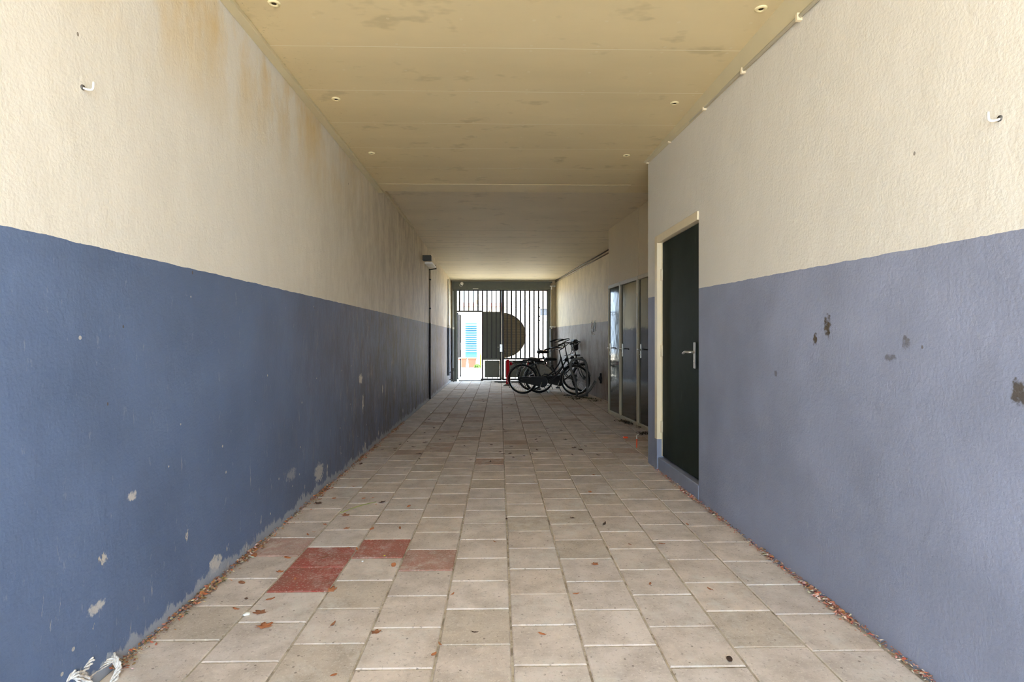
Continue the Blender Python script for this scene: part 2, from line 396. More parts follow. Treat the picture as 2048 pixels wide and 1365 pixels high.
# ------------------------------------------------------------------ floor: laid concrete pavers
def build_floor():
    cols = [(-1.458, -1.154), (-1.154, -0.847), (-0.847, -0.548), (-0.548, -0.249), (-0.249, 0.049), (0.049, 0.3385), (0.3385, 0.645), (0.645, 0.943), (0.943, 1.247), (1.247, 1.547), (1.547, 1.85), (1.85, 2.15), (2.15, 2.45), (2.45, 2.75)]
    ref = [(450, 1256.6), (565, 1224), (705, 1198), (837, 1174.9), (951, 1265), (1130, 1302.3), (1230, 1265.8), (1350, 1231), (1460, 1202.5), (1600, 1207.8)]
    ph = [ground(*r).y % 0.3 for r in ref]+[0.11, 0.25, 0.04, 0.18]
    # tiles of another colour: column, distance of the tile's middle, colour
    def dist(px, py): return ground(px, py).y
    red, rose, dull = (168, 88, 78), (176, 108, 98), (176, 120, 108)
    special = [(1, dist(600, 1143), red), (1, dist(655, 1103), red), (2, dist(768, 1090), (172, 102, 90)), (3, dist(862, 1108), (176, 134, 122)), (0, dist(590, 1083), (188, 156, 146)), (4, dist(977, 919), (184, 154, 136))]
    tops = MB(); tone = []
    for ci, (x0, x1) in enumerate(cols):
        y = -4.0 + ph[ci] if ci < 10 else 5.2+ph[ci]
        while y < 17.3:
            far_x = P(3.283-0.094*min(max(y, 9.5), 17), y)[0]
            if y > 9.6 and x0 > far_x: y += 0.3; continue
            g = 0.0045; h = random.uniform(-0.0012, 0.0012)
            a, b = x0+g+random.uniform(-.001, .001), x1-g+random.uniform(-.001, .001); c, d = y+g+random.uniform(-.0015, .0015), y+0.3-g
            k = random.gauss(0, 1); warm = random.gauss(0, 1)
            base = (214+3.5*k+1*warm, 201+3.5*k, 191+3.5*k-1.5*warm)
            if 6 < y < 14 and random.random() < 0.12: base = (190, 168, 152)
            if random.random() < 0.08: base = (200, 187, 173)
            for (sc_, sy, col) in special:
                if sc_ == ci and abs(y+0.15-sy) < 0.15: base = col
            n0 = len(tops.f)
            e = 0.004
            vs = [(a, c, h-e), (b, c, h-e), (b, d, h-e), (a, d, h-e), (a+e, c+e, h), (b-e, c+e, h), (b-e, d-e, h), (a+e, d-e, h), (a, c, -0.03), (b, c, -0.03), (b, d, -0.03), (a, d, -0.03)]
            fs = [(4,5,6,7), (0,1,5,4), (1,2,6,5), (2,3,7,6), (3,0,4,7), (8,9,1,0), (9,10,2,1), (10,11,3,2), (11,8,0,3)]
            tops.add(vs, fs); tone += [S(*[max(0, min(255, q)) for q in base])]*len(fs)
            y += 0.3
    o = tops.build('floor', M['paver'], None, 'structure')
    at_ = o.data.attributes.new('tone', 'FLOAT_COLOR', 'FACE')
    for i, c in enumerate(tone): at_.data[i].color = c
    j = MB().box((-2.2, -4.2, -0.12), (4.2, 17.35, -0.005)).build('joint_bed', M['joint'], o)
build_floor()

# ------------------------------------------------------------------ walls and ceilings
TOP = 3.45
MB().box((-2.3, ENT, -0.3), (-1.458, GATE+0.35, TOP)).build('wall_left', M['wall_left'], None, 'structure')
def rw(d): return 1.607-0.0184*d                # face of the near right-hand wall
def quad_wall(segs, x_out, z0, z1, name, m):
    """solid wall whose face follows the given plan line"""
    b = MB(); n = len(segs)
    for i in range(n-1):
        (xa, ya), (xb, yb) = segs[i], segs[i+1]
        vs = [(xa, ya, z0), (xb, yb, z0), (x_out, yb, z0), (x_out, ya, z0), (xa, ya, z1), (xb, yb, z1), (x_out, yb, z1), (x_out, ya, z1)]
        b.add(vs, [(0,3,2,1), (4,5,6,7), (0,1,5,4), (1,2,6,5), (2,3,7,6), (3,0,4,7)])
    return b
CORNER = P(1.503, 5.65)
D0, D1 = P(rw(4.283), 4.283), P(rw(5.38), 5.38)      # the door opening
NEAR0 = (1.607-0.0184*ENT, ENT)
b = quad_wall([NEAR0, D0], 1.95, -0.3, TOP, '', None)
b2 = quad_wall([D1, CORNER], 1.95, -0.3, TOP, '', None)
b.add(b2.v, b2.f)
b2 = quad_wall([D0, D1], 1.95, 2.235, TOP, '', None); b.add(b2.v, b2.f)
b2 = quad_wall([D0, D1], 1.95, -0.3, 0.02, '', None); b.add(b2.v, b2.f)
b.build('wall_right', M['wall_right'], None, 'structure')
# shell behind the near wall and the storage room so no daylight leaks in
def bw(d): return 2.716-0.0906*d
def fw(d): return 3.283-0.094*d
B0, B1 = P(bw(5.7), 5.7), P(bw(9.5), 9.5)
F0, F1 = P(fw(9.5), 9.5), P(fw(17.3), 17.3)
Pt = {d: P(bw(d), d) for d in (7.12, 7.2, 7.98, 8.07, 8.81, 8.88, 9.43)}
ZD = 2.165
b = quad_wall([B0, B1], 3.2, ZD, TOP, '', None)
c = quad_wall([B0, Pt[7.12]], 3.2, -0.3, ZD, '', None); b.add(c.v, c.f)
b.build('wall_storage', M['block'], None, 'structure')
# rear lining behind the storage doors (dark, closes the block)
MB().box((2.55, 5.7, -0.3), (3.3, 9.45, ZD)).build('wall_behind', M['block'], None, 'structure')
b = MB()
vs = [(F0[0], F0[1]-0.5, -0.3), (F1[0], F1[1], -0.3), (3.4, F1[1], -0.3), (3.4, F0[1]-0.5, -0.3)]
vs[0] = (F0[0]+0.047, F0[1]-0.5, -0.3)
vs = vs+[(x, y, TOP) for x, y, z in vs]
b.add(vs, [(0,3,2,1), (4,5,6,7), (0,1,5,4), (1,2,6,5), (2,3,7,6), (3,0,4,7)])
b.build('wall_far_right', M['wall_far'], None, 'structure')
MB().box((1.95, ENT, -0.3), (3.4, 5.72, TOP)).build('wall_back', M['block'], None, 'structure')
# ceilings
MB().box((-2.3, ENT, 3.04), (3.4, 6.77, 3.7)).build('ceiling', M['ceil'], None, 'structure')
b = MB(); vs = [(-2.3, 6.77, 3.155), (3.4, 6.77, 3.155), (3.4, 17.3, 3.04), (-2.3, 17.3, 3.04)]; vs += [(x, y, 3.7) for x, y, z in vs]
b.add(vs, [(0,3,2,1), (4,5,6,7), (0,1,5,4), (1,2,6,5), (2,3,7,6), (3,0,4,7)]).build('ceiling_far', M['ceil_far'], None, 'structure')
# edge battens
MB().box((-1.39, 6.445, 3.037), (1.52, 6.768, 3.041)).build('trim_6', mat('strip_paint', S(220, 204, 162), 0.7, vary=0.05), None, 'structure')
MB().bbox((-1.458, ENT, 3.012), (-1.40, 6.76, 3.04), 0.003).build('trim_1', M['trim'], None, 'structure')
b = MB()
pts = [(-3.0, 2.86), (2.7, 2.895), (5.65, 3.025)]
for i in range(2):
    (d0, z0), (d1, z1) = pts[i], pts[i+1]
    xa, ya = P(rw(d0), d0); xb, yb = P(rw(d1), d1)
    vs = [(xa-0.008, ya, z0), (xb-0.008, yb, z1), (xb+0.01, yb, z1), (xa+0.01, ya, z0), (xa-0.045, ya, 3.04), (xb-0.045, yb, 3.04), (xb+0.01, yb, 3.04), (xa+0.01, ya, 3.04)]
    b.add(vs, [(0,3,2,1), (4,5,6,7), (0,1,5,4), (1,2,6,5), (2,3,7,6), (3,0,4,7)])
b.build('trim_2', M['trim'], None, 'structure')
b = MB()
for (za, zb, w_) in ((3.12, 3.155, 0.03),):
    b.box((-1.458, 6.78, 3.10), (-1.43, 9.4, 3.135))
b.build('trim_3', M['trim'], None, 'structure')

# ------------------------------------------------------------------ near door in the right-hand wall
ang = math.atan2(D1[1]-D0[1], D1[0]-D0[0])
WL = (Vector(D1)-Vector(D0)).length
dr = frame_empty('door_1', (D0[0], D0[1], 0), ang)    # local x runs along the wall away from the viewer, -y into the wall, +y out
# local +y points to the left of +x: that is into the passage
f = MB()
f.bbox((0.0, -0.16, 0.02), (0.022, -0.012, 2.235), 0.004)
f.bbox((WL-0.075, -0.16, 0.02), (WL, 0.014, 2.235), 0.004)
f.bbox((0.0, -0.16, 2.165), (WL, 0.012, 2.235), 0.004)
f.build('door_frame', M['frame_cream'], dr)
f = MB().bbox((0.02, -0.075, 0.14), (0.03, -0.06, 2.17), 0.002); f.bbox((WL-0.095, -0.075, 0.14), (WL-0.07, -0.03, 2.17), 0.002)
f.build('door_stop', M['frame_cream'], dr)
MB().bbox((0.0, -0.18, 0.0), (WL, 0.004, 0.128), 0.006).build('sill', M['sill'], dr)
MB().bbox((WL-0.077, -0.10, 0.0), (WL+0.001, 0.0155, 0.30), 0.003).build('jamb_foot', M['sill'], dr)
lf = MB().bbox((0.026, -0.072, 0.142), (WL-0.088, -0.034, 2.160), 0.003).build('door_leaf', M['door_green'], dr)
MB().box((0, -0.2, 0.02), (WL, -0.17, 2.235)).build('back_panel', M['black'], dr)
def lever(parent, x, y, z, sgn, length=0.125, plate=(0.042, 0.21), k=1.0):
    """lever handle with a backplate; y is the leaf's face, sgn the way the lever points along local x"""
    MB().bbox((x-plate[0]/2, y, z-plate[1]*0.62), (x+plate[0]/2, y+0.009, z+plate[1]*0.38), 0.003).lathe([(0.009, 0), (0.009, 0.006)], (x, y+0.008, z-plate[1]*0.35), 'Y', 12).build('handle_plate', M['steel'], parent)
    MB().tube(smooth_path([(x, y+0.006, z), (x, y+0.045, z), (x+sgn*0.02, y+0.058, z), (x+sgn*length*0.6, y+0.058, z), (x+sgn*length, y+0.055, z-0.012)], 4), 0.0095, 10).build('door_handle', M['steel'], parent)
lever(lf, 0.165, -0.034, 1.045+0.10, +1)
for z in (0.42, 1.14, 1.86):
    MB().tube([(WL-0.088, -0.026, z-0.055), (WL-0.088, -0.026, z+0.055)], 0.009, 10).bbox((WL-0.1, -0.036, z-0.05), (WL-0.074, -0.028, z+0.05), 0.001).build('hinge', M['frame_cream'], dr)

# ------------------------------------------------------------------ storage doors
angb = math.atan2(B1[1]-B0[1], B1[0]-B0[0])
def block_pt(d): return Vector(P(bw(d), d))
edges = [(7.16, 8.02), (8.02, 8.845), (8.845, 9.49)]
for i, (da, db) in enumerate(edges):
    a_, b_ = block_pt(da), block_pt(db); L = (b_-a_).length
    r = frame_empty(f'door_{4-i}', (a_.x, a_.y, 0), angb)
    top = ZD-0.0 if i < 2 else ZD-0.035
    f = MB()
    f.bbox((-0.028, -0.12, 0), (0.030, 0.016 if i else 0.02, top), 0.004)
    if i == 2: f.bbox((L-0.02, -0.12, 0), (L, 0.014, ZD), 0.004)
    f.bbox((0.02, -0.12, top-0.055 if i < 2 else top-0.02), (L, 0.010, ZD+0.002), 0.004)
    f.bbox((0.02, -0.12, 0.0), (L, 0.006, 0.055), 0.004)
    f.build('door_frame', M['frame_grey'], r)
    lf = MB().bbox((0.033, -0.05, 0.06), (L-0.031 if i < 2 else L-0.022, -0.008, top-0.06 if i < 2 else top-0.024), 0.003).build('door_leaf', M['door_gloss'], r)
    # light bevelled lever near the far edge
    lever(lf, L-0.10 if i < 2 else L-0.085, -0.008, 1.11, -1, 0.12, (0.036, 0.20))
    for z in (0.35, 1.25, 1.72):
        MB().bbox((0.030, -0.01, z-0.05), (0.046, 0.004, z+0.05), 0.002).build('hinge', M['black'], r)
    MB().box((0.0, -0.3, 0.0), (L, -0.2, ZD)).build('back_panel', M['black'], r)
# upright joint strip above the doors
v = block_pt(8.02); 
MB().bbox((v.x-0.004, v.y-0.03, ZD), (v.x+0.02, v.y-0.01, 3.14), 0.002).build('trim_4', M['block'], None, 'structure')

# ------------------------------------------------------------------ the street behind the viewer and the yard beyond the gate
MB().box((-30, -45, -0.12), (30, -4.0, -0.004)).build('street', mat('street_paving', S(166, 168, 172), 0.9), None, 'structure')
b = MB()
ys = [17.25, 22, 38, 90]; zs = [-0.004, -0.10, -0.63, -0.8]
for i in range(3):
    b.add([(-25, ys[i], zs[i]), (25, ys[i], zs[i]), (25, ys[i+1], zs[i+1]), (-25, ys[i+1], zs[i+1])], [(0,1,2,3)])
b.build('ground_yard', mat('yard_paving', S(218, 204, 178), 0.9), None, 'structure')
# outer faces of the building above and beside the passage
MB().box((-9, ENT, TOP-0.05), (9, GATE+0.35, 4.7)).build('wall_above', mat('outer_brick', S(150, 130, 118), 0.9), None, 'structure')
MB().box((-9, ENT+0.01, -0.3), (-2.3, GATE+0.34, TOP)).build('wall_outer_left', mat('outer_brick_left', S(150, 130, 118), 0.9), None, 'structure')
MB().box((3.4, ENT+0.01, -0.3), (9, GATE+0.34, TOP)).build('wall_outer_right', mat('outer_brick_right', S(150, 130, 118), 0.9), None, 'structure')
# ------------------------------------------------------------------ the gate
GX, GY = P(0, 16.9)                      # gate plane, x measured from the paving axis
def gz(py): return EYE-(py-681)*16.9/1117
def gx(px): return (px-999)*16.9/1117
gate = thing('metal_gate', 'dark green double metal gate of upright bars under a solid header, its wicket standing open', 'gate', (GX, GY, 0))
def gb(x0, x1, z0, z1, y0=-0.02, y1=0.02, e=0.003): return MB().bbox((gx(x0), y0, z0), (gx(x1), y1, z1), e)
gb(905.5, 914.3, 0, gz(564.5), -0.05, 0.05).build('gate_post', M['gate'], gate)
gb(1095.5, 1104, 0, gz(564.5), -0.05, 0.05).build('gate_post', M['gate'], gate)
hb = gb(905, 1104, gz(580), gz(564), -0.07, 0.05); hb.build('header_beam', M['gate'], gate)
gb(914.3, 1095.5, gz(582.5), gz(579.5), -0.02, 0.03).build('top_rail', M['gate_bar'], gate)
# left leaf
gb(964.0, 966.0, gz(760), gz(581)).build('stile', mat('gate_red_brown', S(64, 36, 40), 0.5), gate)
gb(999.3, 1002.8, gz(760), gz(581)).build('stile', M['gate_bar'], gate)
gb(1004.0, 1008.0, gz(760), gz(581)).build('stile', M['gate_bar'], gate)
gb(1093.5, 1096, gz(760), gz(581)).build('stile', M['gate_bar'], gate)
gb(914.3, 965.5, gz(624.8), gz(621.8)).build('wicket_head', M['gate_bar'], gate)
for x in (919.3, 928.4, 937.6, 946.8, 956.0): gb(x-1.15, x+1.15, gz(622), gz(581), -0.012, 0.012, 0.002).build('bar', M['gate_bar'], gate)
for x in (974.1, 983.3, 992.4): gb(x-1.1, x+1.1, gz(719), gz(581), -0.014, 0.012, 0.002).build('bar', M['gate_bar'], gate)
for x in (1014.1, 1023.0, 1032.0, 1041.0, 1050.0, 1059.0, 1068.1, 1077.1, 1086.2): gb(x-1.15, x+1.15, gz(719), gz(581), -0.012, 0.012, 0.002).build('bar', M['gate_bar'], gate)
gb(965.5, 999.5, gz(720.5), gz(624), 0.014, 0.02, 0.002).build('solid_plate', M['gate'], gate)
gb(965, 1002, gz(720.5), gz(717.0)).build('lock_rail', M['gate'], gate)
gb(1005, 1096, gz(719.5), gz(716.5)).build('lock_rail', M['gate_bar'], gate)
gb(962, 1003, gz(761.5), gz(757.8)).build('bottom_rail', M['gate_bar'], gate)
gb(1005, 1096, gz(761.0), gz(758)).build('bottom_rail', M['gate_bar'], gate)
# half-round expanded metal plate
poly = [(gx(1004.6), gz(626)), (gx(1004.6), gz(717))]
for k in range(0, 19):
    a = -math.pi/2+0.22+(math.pi-0.22)*k/18
    px, py = 1003+48.5*math.cos(a), 671.5-45.5*math.sin(a)
    if py < 717 and px > 1004.8: poly.append((gx(px), gz(py)))
MB().prism(poly, 0.016, 0.024).build('round_plate', M['expanded'], gate)
arc = [(gx(1003+48.5*math.cos(a)), 0.012, gz(671.5-45.5*math.sin(a))) for a in [1.45-k*0.11 for k in range(24)] if 671.5-45.5*math.sin(a) < 716]
MB().tube(arc, 0.008, 6).build('plate_rim', M['gate_bar'], gate)
# bolted lower panels standing free in their frames
for (x0, x1) in ((969.6, 999.2), (1010.5, 1090.5)):
    p_ = gb(x0, x1, gz(755.2), gz(721.8), 0.0, 0.006, 0.001).build('lower_panel', M['gate'], gate)
    n = 3 if x1-x0 < 40 else 6
    def tab(lo, hi): MB().box(lo, hi).build('fixing_tab', M['gate_bar'], p_)
    for k in range(n):
        x = x0+(x1-x0)*(k+0.5)/n
        tab((gx(x)-0.01, -0.006, gz(722)), (gx(x)+0.01, 0.004, gz(719))); tab((gx(x)-0.01, -0.006, gz(758)), (gx(x)+0.01, 0.004, gz(755)))
    for zz in (727, 740, 752):
        tab((gx(x0)-0.045, -0.006, gz(zz)-0.01), (gx(x0), 0.004, gz(zz)+0.01)); tab((gx(x1), -0.006, gz(zz)-0.01), (gx(x1)+0.045, 0.004, gz(zz)+0.01))
gb(1002.8, 1003.9, gz(759), gz(578), -0.026, -0.014, 0.002).build('closing_rod', M['galv'], gate)
lk = gb(999.6, 1004.6, gz(704), gz(689), -0.05, -0.02).build('lock_case', M['steel'], gate)
MB().tube([(gx(1000.5), -0.05, gz(695)), (gx(1000.5), -0.09, gz(695)), (gx(994.8), -0.09, gz(695))], 0.009, 8).build('lock_handle', M['steel'], lk)
gb(946, 957, gz(579), gz(577.7), -0.08, -0.07).build('bolt_plate', M['white'], gate)
# wicket leaf, swung outwards on its left-hand hinges
wk = MB(); WK = math.radians(86)
Mw = Matrix.Translation((gx(914.6), 0.03, 0)) @ Matrix.Rotation(WK, 4, 'Z')
wk.bbox((0, -0.02, 0.07), (0.05, 0.02, 2.07), 0.003, Mw); wk.bbox((0.68, -0.02, 0.07), (0.73, 0.02, 2.07), 0.003, Mw)
wk.bbox((0, -0.02, 2.03), (0.73, 0.02, 2.08), 0.003, Mw); wk.bbox((0, -0.02, 0.05), (0.73, 0.02, 0.10), 0.003, Mw); wk.bbox((0, -0.02, 0.66), (0.73, 0.02, 0.71), 0.003, Mw)
wl = wk.build('wicket_leaf', M['gate_bar'], gate)
wb = MB()
for k in range(4): wb.bbox((0.16+k*0.138, -0.012, 0.7), (0.185+k*0.138, 0.012, 2.04), 0.002, Mw)
wb.build('wicket_bar', M['gate_bar'], wl)
wb = MB(); wb.bbox((0.09, 0.0, 0.14), (0.64, 0.006, 0.62), 0.001, Mw); wb.build('wicket_panel', M['gate'], wl)
wh = MB(); wh.bbox((0.66, -0.032, 0.93), (0.72, 0.032, 1.16), 0.003, Mw); wh.tube([Mw @ Vector(q) for q in ((0.69, -0.16, 1.06), (0.69, 0.16, 1.06))], 0.009, 8)
wh.build('wicket_lock', M['steel'], wl)
gb(918, 966, 0.005, 0.03, -0.03, 0.03).build('threshold', M['gate_bar'], gate)
nx0 = P(gx(904.5), 16.9); nx1 = P(gx(905.3), 16.9)
MB().box((-1.5, GY+0.02, -0.2), (GX+gx(905.8), GY+0.12, 3.3)).build('wall_gate_left', M['wall_far'], None, 'structure')
MB().box((GX+gx(1103.5), GY+0.02, -0.2), (2.3, GY+0.12, 3.3)).build('wall_gate_right', M['wall_far'], None, 'structure')
MB().box((GX+gx(905), GY+0.0, gz(564.5)), (GX+gx(1104), GY+0.10, 3.3)).build('trim_5', M['trim'], None, 'structure')
# camera-like floodlight on the header
c0 = at(923.2, 567.5, 16.62)
cm = thing('security_light', 'small white round security light with a hanging loop fixed to the gate header', 'light', (c0.x, c0.y, c0.z))
MB().lathe([(0.02, -0.02), (0.045, -0.01), (0.05, 0.02), (0.03, 0.05)], (0.01, -0.02, 0), 'Y', 14).build('lamp_head', M['white'], cm)
MB().tube([(-0.075, 0, -0.02), (-0.05, -0.02, -0.07), (0, -0.03, -0.085), (0.03, -0.02, -0.06), (0.045, 0, 0.0)], 0.006, 6).build('cable_loop', M['white'], cm)
MB().bbox((-0.02, 0.03, -0.03), (0.04, 0.17, 0.03)).build('bracket', M['white'], cm)

# ------------------------------------------------------------------ pipes, conduits and fixtures
XL = -1.458
def left_y(px): return P(-1.458, 1.458*1117/(999-px))[1]
# lamp with its bracket on the left wall
ly = left_y(846)
lmp = thing('wall_lamp', 'dark boxed wall lamp with a white tube bracket high on the cream left wall', 'lamp', (XL, ly, 2.80))
MB().bbox((0, -0.07, -0.045), (0.16, 0.07, 0.055), 0.004).build('lamp_housing', M['darkbox'], lmp)
MB().bbox((0.02, 0.08, -0.09), (0.17, 0.70, -0.055), 0.004).build('tube_cover', M['white'], lmp)
MB().tube([(0.15, 0.72, -0.03), (0.17, 0.74, -0.10), (0.02, 0.74, -0.12)], 0.012, 8).build('bracket', M['darkbox'], lmp)
cy = left_y(858.5)
cb = thing('black_conduit', 'thin black conduit running down the left wall from the wall lamp', 'conduit', (XL, cy, 0))
MB().tube([(0.016, 0, 0.02), (0.016, 0, 1.60)], 0.017, 8).build('pipe', M['blackpipe'], cb)
MB().tube([(0.014, 0, 1.60), (0.014, 0, 2.72)], 0.013, 8).build('upper_pipe', mat('painted_conduit', S(118, 104, 74), 0.6), cb)
for z in (0.4, 1.1, 1.9, 2.5): MB().bbox((0, -0.03, z-0.012), (0.036, 0.03, z+0.012), 0.002).build('clip', M['blackpipe'], cb)
py_ = left_y(895.0)
dp = thing('downpipe', 'slim pale downpipe on the left wall just before the gate', 'pipe', (XL, py_, 0))
MB().tube([(0.03, 0, 0.25), (0.03, 0, 1.62)], 0.03, 10).build('lower_pipe', mat('blue_grey_pipe', S(112, 124, 140), 0.5), dp)
MB().tube([(0.025, 0, 1.62), (0.025, 0, 2.95)], 0.022, 10).build('upper_pipe', M['white'], dp)
MB().lathe([(0.036, -0.04), (0.036, 0.04)], (0.028, 0, 1.62), 'Z', 12).build('collar', M['white'], dp)
dp2 = thing('gas_pipe', 'light grey pipe with white collar between left wall and gate post', 'pipe', (XL+0.06, GY-0.10, 0))
MB().tube([(0, 0, 0.4), (0, 0, 2.72)], 0.022, 10).build('pipe', mat('pale_pipe', S(176, 182, 186), 0.5), dp2)
MB().lathe([(0.035, -0.03), (0.035, 0.03)], (0, 0, 1.60), 'Z', 12).build('collar', M['white'], dp2)
hp = at(903, 740, 16.3)
bk = thing('pipe_guard', 'small bent tube guard at the foot of the left wall by the gate', 'guard', (XL, hp.y, 0))
MB().tube([(0, 0, 0.30), (0.10, 0, 0.34), (0.115, 0, 0.30), (0.115, 0, 0.02)], 0.012, 8).tube([(0, 0, 0.10), (0.09, 0, 0.06)], 0.012, 8).build('guard_tube', M['galv'], bk)
# conduit along the top of the right wall
pts = [(ENT+0.1, None), (2.876, 1.666), (3.51, 1.698), (4.14, 1.727), (4.94, 1.773), (5.64, 1.796)]
cd_ = thing('ceiling_conduit', 'thin cream conduit with saddles along the top of the right wall', 'conduit')
pp = []
for d, h in pts:
    if h is None: h = 1.666-(2.876-d)*0.05
    x, y = P(rw(d), d); pp.append((x-0.012, y, EYE+h))
MB().tube(pp, 0.011, 8).build('pipe', M['frame_grey'], cd_)
for d in (1.6, 2.2, 2.876, 3.51, 4.14, 4.94, 5.62):
    h = 1.666+(d-2.876)*0.05 if d > 1.0 else 0
    h = 1.666-(2.876-d)*0.05 if d < 2.876 else 1.666+(d-2.876)*0.0488
    x, y = P(rw(d), d); MB().bbox((x-0.027, y-0.012, EYE+h-0.022), (x+0.002, y+0.012, EYE+h+0.018), 0.003).build('saddle', M['frame_cream'], cd_)
c2 = thing('far_conduit', 'pair of thin dark conduits along the top of the far right wall', 'conduit')
for o, nm in ((0.0, 'pipe'), (-0.07, 'lower_pipe')):
    a = P(fw(9.6), 9.6); b_ = P(fw(16.8), 16.8)
    MB().tube([(a[0]-0.02, a[1], EYE+1.84+o), (b_[0]-0.02, b_[1], EYE+1.795+o*0.6)], 0.014, 8).build(nm, mat('brown_conduit_'+nm, S(122, 106, 82) if o else S(78, 66, 48), 0.6), c2)
MB().tube([(F0[0]-0.75+0.4, 15.0, 0), (F0[0]-0.4, 15.0, 0)], 0.001, 3) if False else None
# pipe right of the gate
gp = P(fw(16.75), 16.75)
rp = thing('water_pipe', 'vertical pipe with two white valve brackets between gate and right wall', 'pipe', (gp[0]-0.15, gp[1], 0))
MB().tube([(0, 0, 0.02), (0, 0, 1.58)], 0.05, 12).build('lower_pipe', M['galv'], rp)
MB().tube([(0, 0, 1.6), (0, 0, 2.95)], 0.028, 10).build('upper_pipe', mat('cream_pipe', S(186, 172, 140), 0.5), rp)
for z in (1.64, 2.86):
    MB().tube([(-0.05, -0.03, z), (0.10, -0.03, z)], 0.018, 8).tube([(0.0, -0.03, z), (0.0, -0.03, z-0.10)], 0.016, 8).lathe([(0.03, -0.06), (0.03, -0.02)], (0.09, 0, z), 'Y', 10).build('valve', M['white'], rp)
# ceiling fixings: rings left from old lamps
ring = thing('ceiling_ring', '', 'fixing', (0, 0, 3.04))
prof = [(0.013, 0), (0.016, -0.007), (0.026, -0.008), (0.032, -0.003), (0.033, 0)]
vs = []; fs = []; n = 20
for i, (r_, h_) in enumerate(prof):
    for q in range(n): vs.append((r_*math.cos(2*math.pi*q/n), r_*math.sin(2*math.pi*q/n), h_))
for i in range(len(prof)-1):
    for q in range(n): fs.append((i*n+q, i*n+(q+1) % n, (i+1)*n+(q+1) % n, (i+1)*n+q))
MB().add(vs, fs, True).build('rim', mat('ring_cream', S(236, 222, 172), 0.6), ring)
MB().lathe([(0.0135, -0.003), (0.012, -0.001)], (0, 0, 0), 'Z', 16).build('hole', mat('hole_brown', S(70, 58, 30), 0.9), ring)
spots = [(548, 6, 'nearest ceiling ring on the left side of the ceiling'), (672, 198, 'ceiling ring on the left between the second and third joint'), (743, 306, 'farthest ceiling ring on the left side of the ceiling'),
         (1522, 17, 'nearest ceiling ring beside the conduit on the right'), (1349, 206, 'ceiling ring on the right between the second and third joint'), (1253, 311, 'farthest ceiling ring on the right near the wall corner')]
for i, (px, py, lb) in enumerate(spots):
    r = ring if i == 0 else copy_tree(ring)
    d = (3.04-EYE)*1117/(681-py); v = at(px, py, d)
    r.location = (v.x, v.y, 3.04); r['label'] = 'small round cream ' + lb; r['group'] = 'old lamp fixings in the ceiling'
# hooks in the plaster
def hook(px, py, d, side, lb):
    v = at(px, py, d); h = thing('wall_hook', lb, 'hook', (v.x, v.y, v.z), group='hooks in the plaster walls')
    s_ = side
    MB().tube(smooth_path([(-s_*0.004, 0, 0), (s_*0.022, 0, -0.008), (s_*0.036, 0, -0.004), (s_*0.038, 0, 0.02)], 4), 0.0038, 8).build('hook_bend', M['white'], h)
    MB().lathe([(0.010, -0.002), (0.009, 0.004)], (0, 0, 0), 'X', 10).build('plug', M['galv'], h)
hook(165, 175, 1.458*1117/(999-165), 1, 'small white hook in the cream plaster of the left wall')
d_ = 1.607/((2000-999)/1117+0.0184)
hook(2000, 237, d_, -1, 'small white hook in the cream plaster of the right wall')
# black bracket low on the far right wall, with painted tag above
d_ = 3.283/((1204-999)/1117+0.094)
v = at(1204, 757, d_)
bb = thing('wall_bracket', 'small black oval bracket low on the far right wall behind the bicycles', 'bracket', (v.x-0.01, v.y, v.z))
MB().lathe([(0.055, 0.0), (0.05, -0.05), (0.02, -0.07)], (0, 0, 0), 'X', 14).bbox((-0.04, -0.04, -0.11), (0.0, 0.04, 0.11), 0.01).build('bracket_body', M['black'], bb)
# white marker scribble on the far wall
d_ = 3.283/((1188-999)/1117+0.094)
wa = math.atan2(F1[1]-F0[1], F1[0]-F0[0])
v = at(1188, 658, d_)
sg = thing('graffiti_tag', 'small white marker scribble on the grey band of the far right wall', 'graffiti', (v.x, v.y, v.z), wa)
tg = MB()
def stroke(pts): tg.tube(smooth_path([(u, 0.003, w_) for u, w_ in pts], 4), 0.008, 5)
stroke([(0.21, 0.0), (0.24, 0.11), (0.20, 0.17), (0.14, 0.08)])
stroke([(0.16, 0.18), (0.10, 0.02), (0.02, 0.08), (-0.06, 0.16), (-0.14, 0.10)])
stroke([(0.06, 0.0), (0.07, -0.08)]); stroke([(0.22, -0.05), (0.14, -0.13)]); stroke([(0.14, -0.13), (-0.04, -0.125)]); stroke([(-0.10, 0.18), (-0.12, 0.02), (-0.16, -0.04)])
tg.build('scribble', M['paint_white'], sg)

# ------------------------------------------------------------------ bollard and bike rails
v = ground(1015.5, 772)
bo = thing('red_bollard', 'narrow red square bollard on a grey foot plate in front of the gate', 'bollard', (v.x, v.y, 0))
MB().bbox((-0.043, -0.043, 0.01), (0.043, 0.043, 0.71), 0.006).build('post', M['red'], bo)
vs = [(-0.13, -0.11, 0), (0.13, -0.11, 0), (0.13, 0.11, 0), (-0.13, 0.11, 0), (-0.05, -0.05, 0.05), (0.05, -0.05, 0.05), (0.05, 0.05, 0.05), (-0.05, 0.05, 0.05)]
MB().add(vs, [(0,3,2,1), (4,5,6,7), (0,1,5,4), (1,2,6,5), (2,3,7,6), (3,0,4,7)]).build('foot_plate', M['galv'], bo)
MB().lathe([(0.012, 0), (0.012, 0.02)], (0.05, -0.02, 0.60), 'X', 8).build('lock_cap', M['steel'], bo)
v = ground(1013, 768)
rl = thing('floor_rail', 'pair of low grey steel rails on the paving behind the red bollard', 'rail', (v.x, v.y+0.25, 0))
MB().bbox((-0.35, 0.25, 0.0), (1.25, 0.30, 0.035)).build('back_rail', M['galv'], rl)
